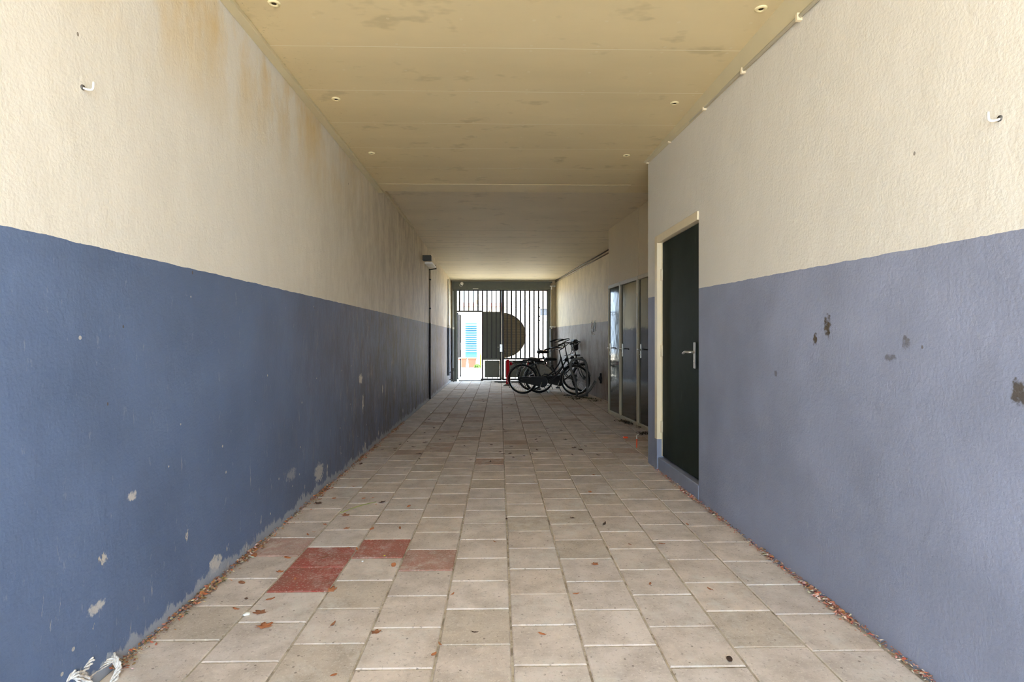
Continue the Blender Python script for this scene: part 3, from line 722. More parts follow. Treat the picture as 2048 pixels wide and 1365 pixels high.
MB().bbox((-0.25, 0.0, 0.0), (1.15, 0.04, 0.03)).build('front_rail', M['galv'], rl)

# ------------------------------------------------------------------ bicycles
def ring_pts(c, r, a0=0.0, a1=2*math.pi, n=40):
    return [(c[0]+r*math.cos(a0+(a1-a0)*i/n), c[1], c[2]+r*math.sin(a0+(a1-a0)*i/n)) for i in range(n+(0 if abs(a1-a0-2*math.pi) < 1e-6 else 1))]
R = 0.345
def wheel(parent, name, cx):
    e = bpy.data.objects.new(name, None); COL.objects.link(e); e.parent = parent; e.location = (cx, 0, R)
    MB().tube(ring_pts((0,0,0), R-0.024), 0.025, 10, True).build('tyre', M['rubber'], e)
    MB().tube(ring_pts((0,0,0), R-0.047), 0.011, 6, True).build('rim', M['chrome'], e)
    s_ = MB()
    for i in range(32):
        a = 2*math.pi*i/32; b_ = a+(0.5 if i % 2 else -0.5); y = 0.03 if i % 4 < 2 else -0.03
        s_.tube([(0.025*math.cos(b_), y, 0.025*math.sin(b_)), ((R-0.05)*math.cos(a), 0, (R-0.05)*math.sin(a))], 0.0016, 4)
    s_.build('spokes', M['galv'], e)
    MB().lathe([(0.012, -0.06), (0.028, -0.035), (0.02, 0), (0.028, 0.035), (0.012, 0.06)], (0,0,0), 'Y', 12).build('hub', M['galv'], e)
    return e
def bicycle(label, paint, loc, heading, lean=0.0, steer=0.3, bar='swept', wb=1.14, carrier=True, windshield=False, guard=False, seat_z=0.90, bar_z=1.08, cables=False, basket=False):
    b = thing('bicycle', label, 'bicycle', loc, heading, 'bicycles parked at the stand by the right wall'); b.rotation_euler = (lean, 0, heading)
    paintm = M[paint]
    bbx, bbz = 0.47, 0.29; hb = Vector((0.93, 0, 0.66)); ht = Vector((0.885, 0, 0.86))
    seat_top = Vector((0.30, 0, seat_z-0.12))
    fr = MB()
    fr.tube([(bbx, 0, bbz), seat_top], 0.019, 8)
    fr.tube([hb, ht], 0.020, 10)
    fr.tube(smooth_path([(bbx, 0, bbz), (0.58, 0, 0.30), (0.74, 0, 0.40), (0.87, 0, 0.55), hb], 5), 0.021, 8)
    fr.tube(smooth_path([(0.435, 0, 0.40), (0.57, 0, 0.42), (0.72, 0, 0.54), (0.84, 0, 0.70), ht-Vector((0,0,0.04))], 5), 0.018, 8)
    for s_ in (-1, 1):
        fr.tube([(bbx, s_*0.03, bbz), (0.0, s_*0.06, R)], 0.010, 6); fr.tube([(0.345, s_*0.02, 0.66), (0.0, s_*0.06, R)], 0.008, 6)
    fr.build('frame', paintm, b)
    wheel(b, 'rear_wheel', 0.0)
    # the steered front end
    fe = bpy.data.objects.new('front_fork', None); COL.objects.link(fe); fe.parent = b
    axis = (ht-hb).normalized(); T = Matrix.Translation(hb) @ Matrix.Rotation(steer, 4, axis) @ Matrix.Translation(-hb)
    fe.matrix_local = T
    f = MB()
    for s_ in (-1, 1): f.tube(smooth_path([hb-Vector((0,0,0.02)), (0.965, s_*0.05, 0.58), (1.03, s_*0.055, 0.42), (wb, s_*0.055, R)], 4), 0.011, 8)
    f.tube([hb, hb-axis*0.03], 0.026, 10); f.build('fork_blades', paintm, fe)
    fw_ = MB().tube(ring_pts((wb, 0, R), R-0.024), 0.025, 10, True).build('front_tyre', M['rubber'], fe)
    MB().tube(ring_pts((wb, 0, R), R-0.047), 0.011, 6, True).build('front_rim', M['chrome'], fe)
    s_ = MB()
    for i in range(32):
        a = 2*math.pi*i/32; b_ = a+(0.5 if i % 2 else -0.5); y = 0.03 if i % 4 < 2 else -0.03
        s_.tube([(wb+0.025*math.cos(b_), y, R+0.025*math.sin(b_)), (wb+(R-0.05)*math.cos(a), 0, R+(R-0.05)*math.sin(a))], 0.0016, 4)
    s_.lathe([(0.012, -0.05), (0.045, -0.03), (0.045, 0.03), (0.012, 0.05)], (wb, 0, R), 'Y', 12)
    s_.build('front_spokes', M['galv'], fe)
    MB().tube(ring_pts((wb, 0, R), R+0.018, math.radians(15), math.radians(175), 24), 0.024, 6, flat=0.25).build('front_mudguard', paintm, fe)
    st = MB().tube([ht, ht+axis*(bar_z-0.90)], 0.012, 8)
    top = ht+axis*(bar_z-0.90)
    st.tube([top, top+Vector((0.05, 0, 0.02))], 0.012, 8).build('stem', M['black'], fe)
    t0 = top+Vector((0.05, 0, 0.02))
    hbm = MB()
    for s_ in (-1, 1):
        pts = [t0, t0+Vector((0.03, s_*0.10, 0.03)), t0+Vector((0.0, s_*0.22, 0.06)), t0+Vector((-0.12, s_*0.285, 0.055)), t0+Vector((-0.20, s_*0.29, 0.03))]
        hbm.tube(smooth_path(pts, 4), 0.011, 8)
    hbm.build('handlebar', M['black'], fe)
    for s_ in (-1, 1):
        g0 = t0+Vector((-0.17, s_*0.29, 0.04)); g1 = t0+Vector((-0.31, s_*0.285, 0.0))
        MB().tube([g0, g1], 0.018, 10).build('grip', M['rubber'], fe)
        MB().tube(smooth_path([t0+Vector((-0.06, s_*0.27, 0.03)), t0+Vector((-0.10, s_*0.265, 0.0)), t0+Vector((-0.2, s_*0.265, -0.03))], 3), 0.006, 6).build('brake_lever', M['black'], fe)
    MB().lathe([(0.0, 0.02), (0.025, 0.012), (0.028, 0)], tuple(t0+Vector((0.0, 0.12, 0.045))), 'Z', 12).build('bell', M['chrome'], fe)
    if cables:
        c = MB()
        for s_ in (-1, 1):
            o = t0+Vector((0.06, s_*0.08, 0.04)); c.tube(smooth_path([o, o+Vector((0.12, s_*0.07, 0.11)), o+Vector((0.23, s_*0.05, 0.02)), o+Vector((0.17, 0, -0.14)), o+Vector((0.02, -s_*0.05, -0.18))], 5), 0.006, 5)
        c.build('brake_cable', M['black'], fe)
    MB().lathe([(0.015, -0.05), (0.04, -0.02), (0.048, 0.03), (0.04, 0.045)], (1.02, 0, 0.80), 'X', 14).tube([(1.0, 0, 0.80), (0.94, 0, 0.78)], 0.008, 6).build('headlamp', M['black'], fe)
    # saddle
    sz = seat_z
    def sec(x, w_, z, h_): return [(x, w_*math.cos(a), z+h_*math.sin(a)) for a in [2*math.pi*k/12 for k in range(12)]]
    secs = [sec(0.13, 0.04, sz, 0.02), sec(0.15, 0.10, sz+0.005, 0.04), sec(0.20, 0.115, sz+0.012, 0.045), sec(0.27, 0.085, sz+0.005, 0.04), sec(0.34, 0.045, sz, 0.035), sec(0.40, 0.028, sz-0.004, 0.028), sec(0.42, 0.012, sz-0.008, 0.015)]
    vs = [p for q in secs for p in q]; fs = [(i*12+k, i*12+(k+1) % 12, (i+1)*12+(k+1) % 12, (i+1)*12+k) for i in range(6) for k in range(12)]
    fs += [tuple(reversed(range(12))), tuple(72+k for k in range(12))]
    sd = MB().add(vs, fs, True).build('saddle', M['leather'], b)
    for s_ in (-1, 1): MB().tube([(0.17, s_*0.05, sz-0.07), (0.19, s_*0.05, sz-0.02)], 0.014, 8).build('saddle_spring', M['chrome'], sd)
    MB().tube([seat_top, seat_top+(seat_top-Vector((bbx,0,bbz))).normalized()*0.13], 0.012, 8).build('seat_post', M['chrome'], b)
    # chain case
    poly = []
    for k in range(13):
        a = math.radians(100+160*k/12); poly.append((0.0+0.065*math.cos(a), R+0.065*math.sin(a)))
    for k in range(13):
        a = math.radians(-85+175*k/12); poly.append((bbx+0.125*math.cos(a), bbz+0.125*math.sin(a)))
    cc = MB().prism(poly, -0.085, -0.04).build('chain_case', M['black'], b)
    MB().tube([(-0.03+0.0, -0.087, R-0.01), (bbx*0.5, -0.087, bbz+0.11), (bbx, -0.087, bbz+0.112)], 0.004, 5).build('case_edge', M['galv'], cc)
    ck = MB().tube([(bbx, -0.05, bbz), (bbx, -0.105, bbz), (bbx-0.06, -0.115, bbz-0.15)], 0.010, 8).build('crank', M['chrome'], b)
    ck2 = MB().tube([(bbx, 0.05, bbz), (bbx, 0.09, bbz), (bbx+0.06, 0.10, bbz+0.15)], 0.010, 8).build('crank', M['chrome'], b)
    MB().bbox((bbx-0.10, -0.21, bbz-0.165), (bbx-0.02, -0.12, bbz-0.14), 0.004).build('pedal', M['rubber'], ck)
    MB().bbox((bbx+0.02, 0.11, bbz+0.14), (bbx+0.10, 0.20, bbz+0.165), 0.004).build('pedal', M['rubber'], ck2)
    MB().tube(ring_pts((0, 0, R), R+0.020, math.radians(20), math.radians(215), 28), 0.026, 6, flat=0.25).build('rear_mudguard', paintm, b)
    if guard:
        poly = [(0.0+0.045*math.cos(a), R+0.045*math.sin(a)) for a in (math.radians(200), math.radians(270), math.radians(330))]
        poly += [((R-0.01)*math.cos(math.radians(a)), R+(R-0.01)*math.sin(math.radians(a))) for a in range(20, 150, 10)]
        MB().prism(poly, -0.052, -0.048).build('coat_guard', M['grate'], b)
    if carrier:
        c = MB()
        for s_ in (-0.065, 0, 0.065): c.tube([(-0.24, s_, 0.715), (0.20, s_, 0.735)], 0.008, 6)
        for x in (-0.24, -0.10, 0.04, 0.19): c.tube([(x, -0.065, 0.725), (x, 0.065, 0.725)], 0.007, 6)
        for s_ in (-1, 1):
            c.tube([(0, s_*0.065, R), (-0.20, s_*0.065, 0.718)], 0.006, 6); c.tube([(0, s_*0.065, R), (-0.02, s_*0.065, 0.722)], 0.006, 6)
        c.build('rear_carrier', M['black'], b)
        MB().bbox((-0.22, -0.05, 0.735), (0.10, 0.05, 0.765), 0.01).build('carrier_strap', M['rubber'], b)
        MB().bbox((-0.29, -0.05, 0.66), (-0.245, 0.05, 0.735), 0.01).build('tail_light', M['redglass'], b)
    MB().tube([(bbx-0.04, 0.03, bbz-0.03), (bbx+0.10, 0.16, 0.01)], 0.009, 8).build('kickstand', M['black'], b)
    if windshield:
        MB().bbox((1.00, -0.17, 0.86), (1.22, 0.17, 0.885), 0.006).tube([(1.2, -0.12, 0.87), (wb, -0.06, R)], 0.007, 6).tube([(1.2, 0.12, 0.87), (wb, 0.06, R)], 0.007, 6).build('front_carrier', M['black'], fe)
        MB().bbox((1.02, -0.12, 0.98), (1.16, 0.12, 1.26), 0.04).build('front_bag', M['leather'], fe)
    return b
v1 = ground(1045.5, 788.3)
bk1 = bicycle('black loop-frame bicycle standing nearest, its rear wheel and red tail light towards the red bollard', 'black', (v1.x, v1.y, 0), math.radians(-14), 0.03, -0.15, seat_z=0.80, bar_z=1.06, cables=True, wb=1.22)
v2 = ground(1078, 786.5)
bk2 = bicycle('black bicycle with a pale coat guard standing between the two other bicycles', 'black', (v2.x, v2.y, 0), math.radians(6), 0.02, 0.3, seat_z=0.79, bar_z=1.16, guard=True, wb=1.10)
v3 = at(1063, 783, 13.75)
bk3 = bicycle('dark green bicycle with a black bag on its front carrier, farthest from the viewer', 'dgreen', (v3.x, v3.y, 0), math.radians(6), 0.02, 0.15, seat_z=0.95, bar_z=1.24, windshield=True, wb=1.10)
# the hoop stand that holds them
v = ground(1160, 794)
hs = thing('bike_stand', 'grey tubular hoop bike stand holding the front wheel of the nearest bicycle', 'bike stand', (v.x, v.y, 0), math.radians(-8))
hoop = [(-0.06, 0, 0.01), (-0.10, 0, 0.30), (-0.20, 0, 0.62), (-0.20, 0, 0.74), (-0.13, 0, 0.82), (0.02, 0, 0.83), (0.11, 0, 0.77), (0.15, 0, 0.62), (0.16, 0, 0.3), (0.15, 0, 0.01)]
MB().tube(smooth_path(hoop, 4), 0.028, 10).build('hoop', M['galv'], hs)
MB().tube(smooth_path([(-0.02, -0.10, 0.03), (0.10, -0.12, 0.06), (0.22, -0.14, 0.18), (0.33, -0.16, 0.36)], 4), 0.028, 10).build('wheel_gutter', M['galv'], hs)
MB().bbox((-0.34, -0.06, 0), (0.22, -0.02, 0.012), 0.002, Matrix.Rotation(math.radians(-35), 4, 'Z')).build('base_rail', M['galv'], hs)

# ------------------------------------------------------------------ yard beyond the gate
def yard_z(y): return (0 if y < 17.25 else -0.10*(y-17.25)/4.75 if y < 22 else -0.10-0.53*(y-22)/16 if y < 38 else -0.63-0.17*(y-38)/52)
white_wall = mat('white_render', S(210, 198, 178), 0.9, vary=0.03)
def win(parent, x0, x1, z0, z1, y, glass, fr):
    f = MB(); t_ = 0.07
    f.box((x0, y-0.05, z0), (x0+t_, y+0.1, z1)); f.box((x1-t_, y-0.05, z0), (x1, y+0.1, z1)); f.box((x0, y-0.05, z0), (x1, y+0.1, z0+t_)); f.box((x0, y-0.05, z1-t_), (x1, y+0.1, z1))
    o = f.build('window', fr, parent); MB().box((x0+t_, y-0.01, z0+t_), (x1-t_, y+0.02, z1-t_)).build('pane', glass, o)
glass = mat('house_glass', S(50, 56, 64), 0.1)
blue = mat('blue_slats', S(14, 84, 122), 0.6, vary=0.1)
HY = 40.0
def hx(px, d=HY): return at(px, 681, d).x
def hz(py, d=HY): return EYE-(py-681)/1117*d
hs1 = thing('white_house', 'white rendered house with a blue slatted door seen through the open wicket', 'house', (hx(935), HY, 0))
ox = hx(935)
MB().box((hx(880)-ox, 0, -1.2), (hx(1002)-ox, 6, hz(614))).build('wall', white_wall, hs1)
rf = MB().prism([(-0.4, hz(614)), (6.4, hz(614)), (3.0, hz(600))], hx(880)-ox-0.3, hx(1002)-ox+0.3, 'YZ').build('roof', mat('pale_red_roof', S(140, 72, 58), 0.9), hs1)
MB().box((hx(951)-ox, 1.5, hz(606)), (hx(955)-ox, 2.3, hz(597))).build('chimney', mat('chimney_brick', S(140, 66, 50), 0.9), rf)
sl = MB(); x0, x1 = hx(931)-ox, hx(954)-ox; zt, zb = hz(646.5), hz(718)
sl.box((x0, -0.03, zb), (x1, 0.02, zt))
dsl = sl.build('slatted_door', blue, hs1)
s2 = MB(); n = 13
for k in range(n):
    z = zt-0.04-k*(zt-zb-0.55)/n
    s2.add([(x0, -0.035, z-0.05), (x1, -0.035, z-0.05), (x1, -0.14, z-0.15), (x0, -0.14, z-0.15), (x0, -0.035, z-0.07), (x1, -0.035, z-0.07), (x1, -0.14, z-0.17), (x0, -0.14, z-0.17)], [(0,1,2,3), (4,7,6,5), (3,2,6,7), (0,3,7,4), (1,5,6,2)])
s2.build('slat', mat('blue_slat_light', S(60, 124, 158), 0.5), dsl)
hs2 = thing('brick_house', 'pale pink brick house behind the right half of the gate', 'house', (hx(1075, 32), 32, 0))
ox2 = hx(1075, 32)
pinkb = mat('pale_pink_brick', S(158, 128, 118), 0.9, vary=0.06, scale=3)
MB().box((hx(1052, 32)-ox2, 0, -1.2), (hx(1150, 32)-ox2, 6, 4.6)).build('wall', pinkb, hs2)
MB().prism([(-0.4, 4.6), (6.4, 4.6), (3.0, 7.2)], hx(1050, 32)-ox2, hx(1152, 32)-ox2, 'YZ').build('roof', mat('grey_tile_roof', S(150, 146, 142), 0.9), hs2)
MB().box((hx(1052, 32)-ox2, -0.2, hz(600, 32)), (hx(1057, 32)-ox2, 0.0, hz(588, 32))).build('wall_vent', mat('orange_brick', S(168, 90, 60), 0.9), hs2)
win(hs2, hx(1078, 32)-ox2, hx(1096, 32)-ox2, hz(634, 32), hz(615, 32), 0, glass, white_wall)
win(hs2, hx(1078, 32)-ox2, hx(1096, 32)-ox2, hz(700, 32), hz(640, 32), 0, mat('house_glass_pale', S(92, 98, 100), 0.2), white_wall)
win(hs1, hx(972)-ox, hx(980)-ox, hz(640), hz(622), 0, glass, white_wall)
hs3 = thing('far_house', 'distant pale house with a low red roof between the two nearer houses', 'house', (hx(1028, 55), 55, 0))
ox3 = hx(1028, 55)
MB().box((hx(996, 55)-ox3, 0, -1.2), (hx(1060, 55)-ox3, 6, hz(616, 55))).build('wall', white_wall, hs3)
MB().prism([(-0.4, hz(616, 55)), (6.4, hz(616, 55)), (3, hz(604, 55))], hx(995, 55)-ox3, hx(1061, 55)-ox3, 'YZ').build('roof', mat('red_roof', S(140, 80, 66), 0.9), hs3)
win(hs3, hx(1012, 55)-ox3, hx(1022, 55)-ox3, hz(650, 55), hz(632, 55), 0, glass, white_wall)
# grey building edge seen top left
hs4 = thing('grey_building', 'tall grey building edge above the wicket opening', 'house', (hx(906, 48), 48, 0)); o4 = hx(906, 48)
MB().box((hx(880, 48)-o4, 0, -1.2), (hx(917.5, 48)-o4, 5, hz(560, 48))).build('wall', mat('grey_cladding', S(84, 90, 90), 0.8), hs4)
MB().box((hx(880, 48)-o4-0.1, -0.1, hz(560, 48)), (hx(917.5, 48)-o4+0.1, 5, hz(560, 48)+0.3)).build('parapet', white_wall, hs4)
# wheelie bins
def bin_(px, lb):
    y = 37.0; x = at(px, 681, y).x; z = yard_z(y)
    b = thing('wheelie_bin', lb, 'bin', (x, y, z), 0, 'bins in the yard')
    m = mat('bin_red', S(150, 36, 22), 0.5)
    vs = [(-0.20, -0.2, 0.04), (0.20, -0.2, 0.04), (0.20, 0.2, 0.04), (-0.20, 0.2, 0.04), (-0.27, -0.26, 0.6), (0.27, -0.26, 0.6), (0.27, 0.26, 0.6), (-0.27, 0.26, 0.6)]
    MB().add(vs, [(0,3,2,1), (4,5,6,7), (0,1,5,4), (1,2,6,5), (2,3,7,6), (3,0,4,7)]).build('tub', m, b)
    MB().bbox((-0.29, -0.30, 0.6), (0.29, 0.30, 0.68), 0.02).build('lid', mat('bin_lid', S(160, 48, 32), 0.5), b)
    for s_ in (-1, 1): MB().lathe([(0.07, -0.02), (0.07, 0.02)], (s_*0.2, 0.2, 0.07), 'X', 12).build('wheel', M['rubber'], b)
    return b
bin_(925.5, 'red wheelie bin nearer the wicket hinge side'); bin_(944.5, 'red wheelie bin under the blue slatted door')
yp = at(961.3, 681, 36)
y_ = thing('yellow_post', 'slim yellow-green post in the yard beside the gate leaf', 'post', (yp.x, 36, yard_z(36)))
ypm = mat('yellow_post_paint', S(110, 108, 10), 0.6)
MB().lathe([(0.055, 0), (0.055, 0.85), (0.045, 0.9)], (0, 0, 0), 'Z', 12).build('post_body', ypm, y_)
MB().lathe([(0.042, 0.9), (0.03, 1.0), (0.0, 1.02)], (0, 0, 0), 'Z', 12).build('post_cap', mat('post_cap_grey', S(80, 78, 50), 0.6), y_)
def bush(x, y, r, lb, seed):
    random.seed(seed); b = thing('leafy_bush', lb, 'bush', (x, y, yard_z(y)))
    m = MB()
    for i in range(260):
        u = Vector((random.gauss(0,1), random.gauss(0,1), random.gauss(0,1))).normalized()*r*random.uniform(0.5, 1); u.z = abs(u.z)*1.0+0.05
        d1 = Vector((random.gauss(0,1), random.gauss(0,1), random.gauss(0,1))).normalized()*0.06; d2 = d1.orthogonal().normalized()*0.03
        m.add([u-d1, u+d2, u+d1, u-d2], [(0,1,2,3)])
    m.build('foliage', mat('bush_green', S(50, 80, 20), 0.8), b); MB().tube([(0,0,0), (0,0,r*0.7)], 0.03, 6).build('stem', M['leaf_dark'], b)
p_ = at(954.5, 681, 35.5); bush(p_.x, 35.5, 0.24, 'small green bush beside the red wheelie bins', 4)

# ------------------------------------------------------------------ things lying about
random.seed(5)
def leaf_mesh(kind):
    """a curled leaf: outline oval with a pointed tip, or lobed"""
    m = MB(); n = 14; out = []
    for i in range(n):
        a = 2*math.pi*i/n; r = 1.0
        x = math.cos(a); y = math.sin(a)*0.52*(1-0.25*x)
        if kind == 1: r = 1+0.30*math.sin(5*a+0.5); y = math.sin(a)*0.8
        if kind == 2: y *= 0.6
        out.append((x*r, y*r))
    curl = (0.35, 0.25, 0.6)[kind]
    def z(x, y): return curl*(x*x*0.5+y*y*0.9)+0.06*math.sin(7*x+3*y)+0.05
    vs = [(0, 0, z(0, 0))]+[(x*0.55, y*0.55, z(x*0.55, y*0.55)) for x, y in out]+[(x, y, z(x, y)) for x, y in out]
    fs = [(0, 1+i, 1+(i+1) % n) for i in range(n)]+[(1+i, 1+n+i, 1+n+(i+1) % n, 1+(i+1) % n) for i in range(n)]
    k = len(vs); vs += [(x, y, q+0.02) for x, y, q in vs]; fs += [tuple(k+j for j in reversed(f)) for f in fs]
    fs += [(1+n+i, k+1+n+i, k+1+n+(i+1) % n, 1+n+(i+1) % n) for i in range(n)]
    m.add(vs, fs, True)
    m.tube([(-0.95, 0, z(-0.95, 0)+0.01), (-1.35, 0.08, 0.12)], 0.025, 5)
    return m
protos = {}
def leaf(px, py, size, kind, dark, label=None, z=0.0, rot=None):
    key = (kind, dark); v = ground(px, py)
    if key not in protos:
        o = leaf_mesh(kind).build('fallen_leaf', M['leaf_dark' if dark else 'leaf']); protos[key] = o
    else:
        o = protos[key].copy(); COL.objects.link(o)
    o.location = (v.x, v.y, z+0.001); o.scale = (size, size, size*0.8)
    o.rotation_euler = (random.uniform(-.1, .1), random.uniform(-.1, .1), random.uniform(0, 6.28) if rot is None else rot)
    tag(o, label or ('dark shrivelled leaf lying on the grey paving' if dark else 'small orange-brown dry leaf lying on the grey paving'), 'leaf', 'dark leaves on the paving' if dark else 'orange-brown leaves on the paving')
named = [(508, 1114, .050, 0, 0, 'large orange-brown leaf against the left wall beside the palest red paver'), (484, 1167, .036, 0, 0, 'orange-brown leaf on the paving left of the lower red paver'), (473, 1220, .036, 2, 0, 'rust-brown leaf on the second paver from the left wall, left of a white crumb'), (530, 1254, .050, 1, 0, 'broad pale orange leaf lying flat below the white crumb'), (519, 1227, .042, 1, 0, 'ragged orange leaf beside the white crumb'),
  (664, 1181, .040, 1, 0, 'pale orange leaf just below the lower red paver'), (787, 1132, .040, 0, 0, 'bright orange leaf below the second red paver row, beside a joint'), (541, 1200, .036, 0, 0, 'flat tan leaf straddling the paver below the red ones'), (752, 1266, .032, 1, 0, 'faint tan star-shaped leaf on the paver'), (666, 1250, .032, 2, 0, 'thin tan leaf near the third paver joint'),
  (691, 1032, .055, 1, 0, 'orange leaf clump at the lower end of the green stem'), (764, 1006, .045, 1, 1, 'dark leaf clump at the upper end of the green stem'), (817, 1014, .035, 0, 0, 'yellow-orange leaf right of the green stem'), (604, 1015, .045, 0, 0, 'upright orange leaf leaning against the left wall foot'), (648, 1116, .040, 2, 0, 'curled twig-like leaf lying on the upper red paver'), (695, 1097, .022, 0, 0, 'small cream leaf on the upper right of the red paver'),
  (616, 1071, .036, 2, 0, 'curled yellow-orange leaf on the palest red paver'), (1152, 1189, .030, 2, 0, 'rust leaf on the joint in the middle of the paving'), (1459, 1321, .034, 0, 1, 'single dark brown triangular leaf near the right foreground'), (1324, 1089, .034, 0, 0, 'bright orange leaf on the paving towards the right wall'), (950, 1266, .024, 2, 1, 'small dark leaf at a cross joint in the foreground'), (667, 1352, .022, 0, 0, 'small red-brown leaf at the near edge of the paving'),
  (1209, 1049, .045, 2, 1, 'long dark curled leaf on the paving below the near door'), (1013, 1039, .024, 0, 1, 'dark leaf on the central long joint'), (1145, 1037, .030, 1, 1, 'dark crumbs of leaf left of the long curled leaf'), (1187, 951, .030, 1, 0, 'pale orange leaf by the joint in front of the near door'), (1375, 1050, .024, 0, 0, 'orange leaf crumb near the right wall'), (857, 1143, .0, 0, 0, '')]
for px, py, s_, k, dk, lb in named:
    if s_: leaf(px, py, s_*0.62, k, dk, lb)
loose = [(640, 1000), (668, 998), (727, 998), (745, 997), (752, 1010), (693, 1058), (744, 1059), (800, 1058), (650, 1050), (628, 1065), (707, 974), (575, 1117), (560, 1145), (590, 1160), (714, 1100), (636, 975), (1180, 985), (1190, 1130), (990, 1085), (1085, 1270), (880, 1290), (1260, 1090), (868, 1310), (1420, 1180), (905, 1190), (1300, 1170)]
for px, py in loose: leaf(px, py, random.uniform(.012, .024), random.choice((0, 1, 2)), 0)
dark = [(636, 1008), (850, 846), (868, 857), (800, 890), (815, 884), (828, 895), (850, 886), (790, 902), (764, 900), (722, 929), (838, 909), (1072, 880), (1074, 901), (1020, 908), (1048, 913), (1145, 911), (1115, 828), (1035, 843), (1105, 865), (1010, 865), (925, 852), (980, 860), (960, 885), (880, 880), (905, 875), (865, 905), (1064, 822), (1160, 842), (1200, 855), (1000, 905), (930, 893), (870, 808), (895, 800), (940, 830), (1085, 845), (1130, 880)]
random.seed(21)
dark += [(random.uniform(999-1190*(y_-681)/1117*0.95, 1010+250*(y_-681)/300), y_) for y_ in [random.uniform(795, 925) for _ in range(46)]]
for px, py in dark: leaf(px, py, random.uniform(.016, .034), random.choice((0, 1, 2)), 1)
# the green stem
a = ground(681, 1028); b_ = ground(752, 1006)
gs = tag(MB().tube(smooth_path([(a.x, a.y, 0.006), ((a.x+b_.x)/2, (a.y+b_.y)/2+0.01, 0.012), (b_.x, b_.y, 0.006)], 5), 0.0028, 6).build('green_stem', mat('fresh_stem', S(148, 156, 84), 0.6)), 'thin green plant stem lying on the paving above the red pavers', 'stem')
# crumbs
def crumb(px, py, s_, m, nm, lb, cat, grp=None):
    v = ground(px, py); q = MB(); random.seed(int(px))
    pr = [(s_*0.5, 0), (s_, s_*0.25), (s_*0.8, s_*0.6), (s_*0.2, s_*0.8)]
    q.lathe(pr, (0, 0, 0), 'Z', 7); q.v = [(x*random.uniform(.7, 1.3), y*random.uniform(.7, 1.3), z) for x, y, z in q.v]
    o = q.build(nm, m); o.location = (v.x, v.y, 0); tag(o, lb, cat, grp)
crumb(494, 1231, 0.016, M['white'], 'plaster_crumb', 'white lump of fallen plaster on the joint beside the ragged leaf', 'crumb')
crumb(725, 1124, 0.007, M['white'], 'plaster_crumb', 'small white crumb on the grey paver right of the red pavers', 'crumb')
crumb(769, 1113, 0.006, mat('yellow_petal', S(222, 208, 60), 0.7), 'yellow_petal', 'tiny yellow petal on the grey paver between red pavers', 'petal')
crumb(492, 1199, 0.008, M['leaf_dark'], 'pebble', 'small dark round pebble on the pale paver by the left wall', 'pebble')
v = ground(925, 861); 
crumb(862, 827, 0.022, M['white'], 'paper_scrap', 'white paper scrap on the paving beside the left wall', 'scrap')
crumb(1189, 864, 0.014, mat('tan_scrap', S(214, 176, 120), 0.7), 'tan_scrap', 'tan scrap on the joint left of the orange stick', 'scrap')
# orange stick standing in a joint
v = ground(1273.5, 896)
os_ = thing('orange_stick', 'thin orange plastic stick with a white tip standing in a paving joint', 'stick', (v.x, v.y, 0))
MB().lathe([(0.006, 0), (0.007, 0.05), (0.005, 0.10)], (0, 0, 0), 'Z', 8).build('shaft', M['orange'], os_)
MB().lathe([(0.006, 0.10), (0.007, 0.13), (0.002, 0.15)], (0, 0, 0), 'Z', 8).tube([(0, 0, 0.14), (0.02, 0, 0.155)], 0.004, 5).build('tip', M['white'], os_)
v = ground(1251, 877); o = MB().bbox((-0.03, -0.02, 0), (0.03, 0.03, 0.02), 0.006).build('red_scrap', M['orange']); o.location = (v.x, v.y, 0); tag(o, 'small crumpled orange-red scrap on the joint left of the orange stick', 'scrap')

# ------------------------------------------------------------------ litter strips along the foot of the walls
def litter(name, label, path, n, wid, z, seed, palette, side):
    random.seed(seed); m = MB(); tone = []
    for i in range(n):
        t_ = random.random()**1.3; y = path[0]+(path[1]-path[0])*t_
        cl = 0.5+0.5*math.sin(y*7+seed)*math.sin(y*3.1)
        if random.random() > 0.35+0.65*cl: continue
        off = abs(random.gauss(0, wid))
        x = (XL+0.004+off) if side < 0 else (P(rw(y), y)[0]-0.004-off)
        s_ = random.uniform(0.004, 0.013)*(1.3 if cl > 0.6 else 0.8); zz = z+max(0, (0.05-off))*0.35*random.random()
        a = random.uniform(0, 6.28); d1 = Vector((math.cos(a), math.sin(a), random.uniform(-.4, .4)))*s_; d2 = Vector((-math.sin(a), math.cos(a), random.uniform(-.5, .5)))*s_*random.uniform(.3, .7)
        c = Vector((x, y, zz+0.006)); k = len(m.f)
        m.add([c-d1, c-d2*0.9, c+d1, c+d2, c-d1*0.2+Vector((0,0,s_*0.3))], [(0,1,4), (1,2,4), (2,3,4), (3,0,4)]); col = random.choice(palette)
        tone += [S(*[max(0, min(255, q+random.uniform(-14, 14))) for q in col])]*4
    o = m.build(name, M['litter'], None, 'stuff'); o['label'] = label; o['category'] = 'leaf litter'
    at_ = o.data.attributes.new('tone', 'FLOAT_COLOR', 'FACE')
    for i, c in enumerate(tone): at_.data[i].color = c
brown = [(168, 104, 66), (132, 92, 66), (190, 132, 92), (110, 84, 64), (150, 120, 96), (196, 180, 160)]
litter('leaf_litter', 'dry brown leaf litter along the foot of the left wall', (2.12, 8.5), 3800, 0.022, 0, 1, brown, -1)
litter('leaf_litter', 'reddish-brown leaf litter along the foot of the right wall', (1.6, 5.4), 2600, 0.016, 0, 2, [(186, 104, 78), (170, 120, 96), (196, 150, 126), (120, 90, 74), (206, 190, 172)], 1)
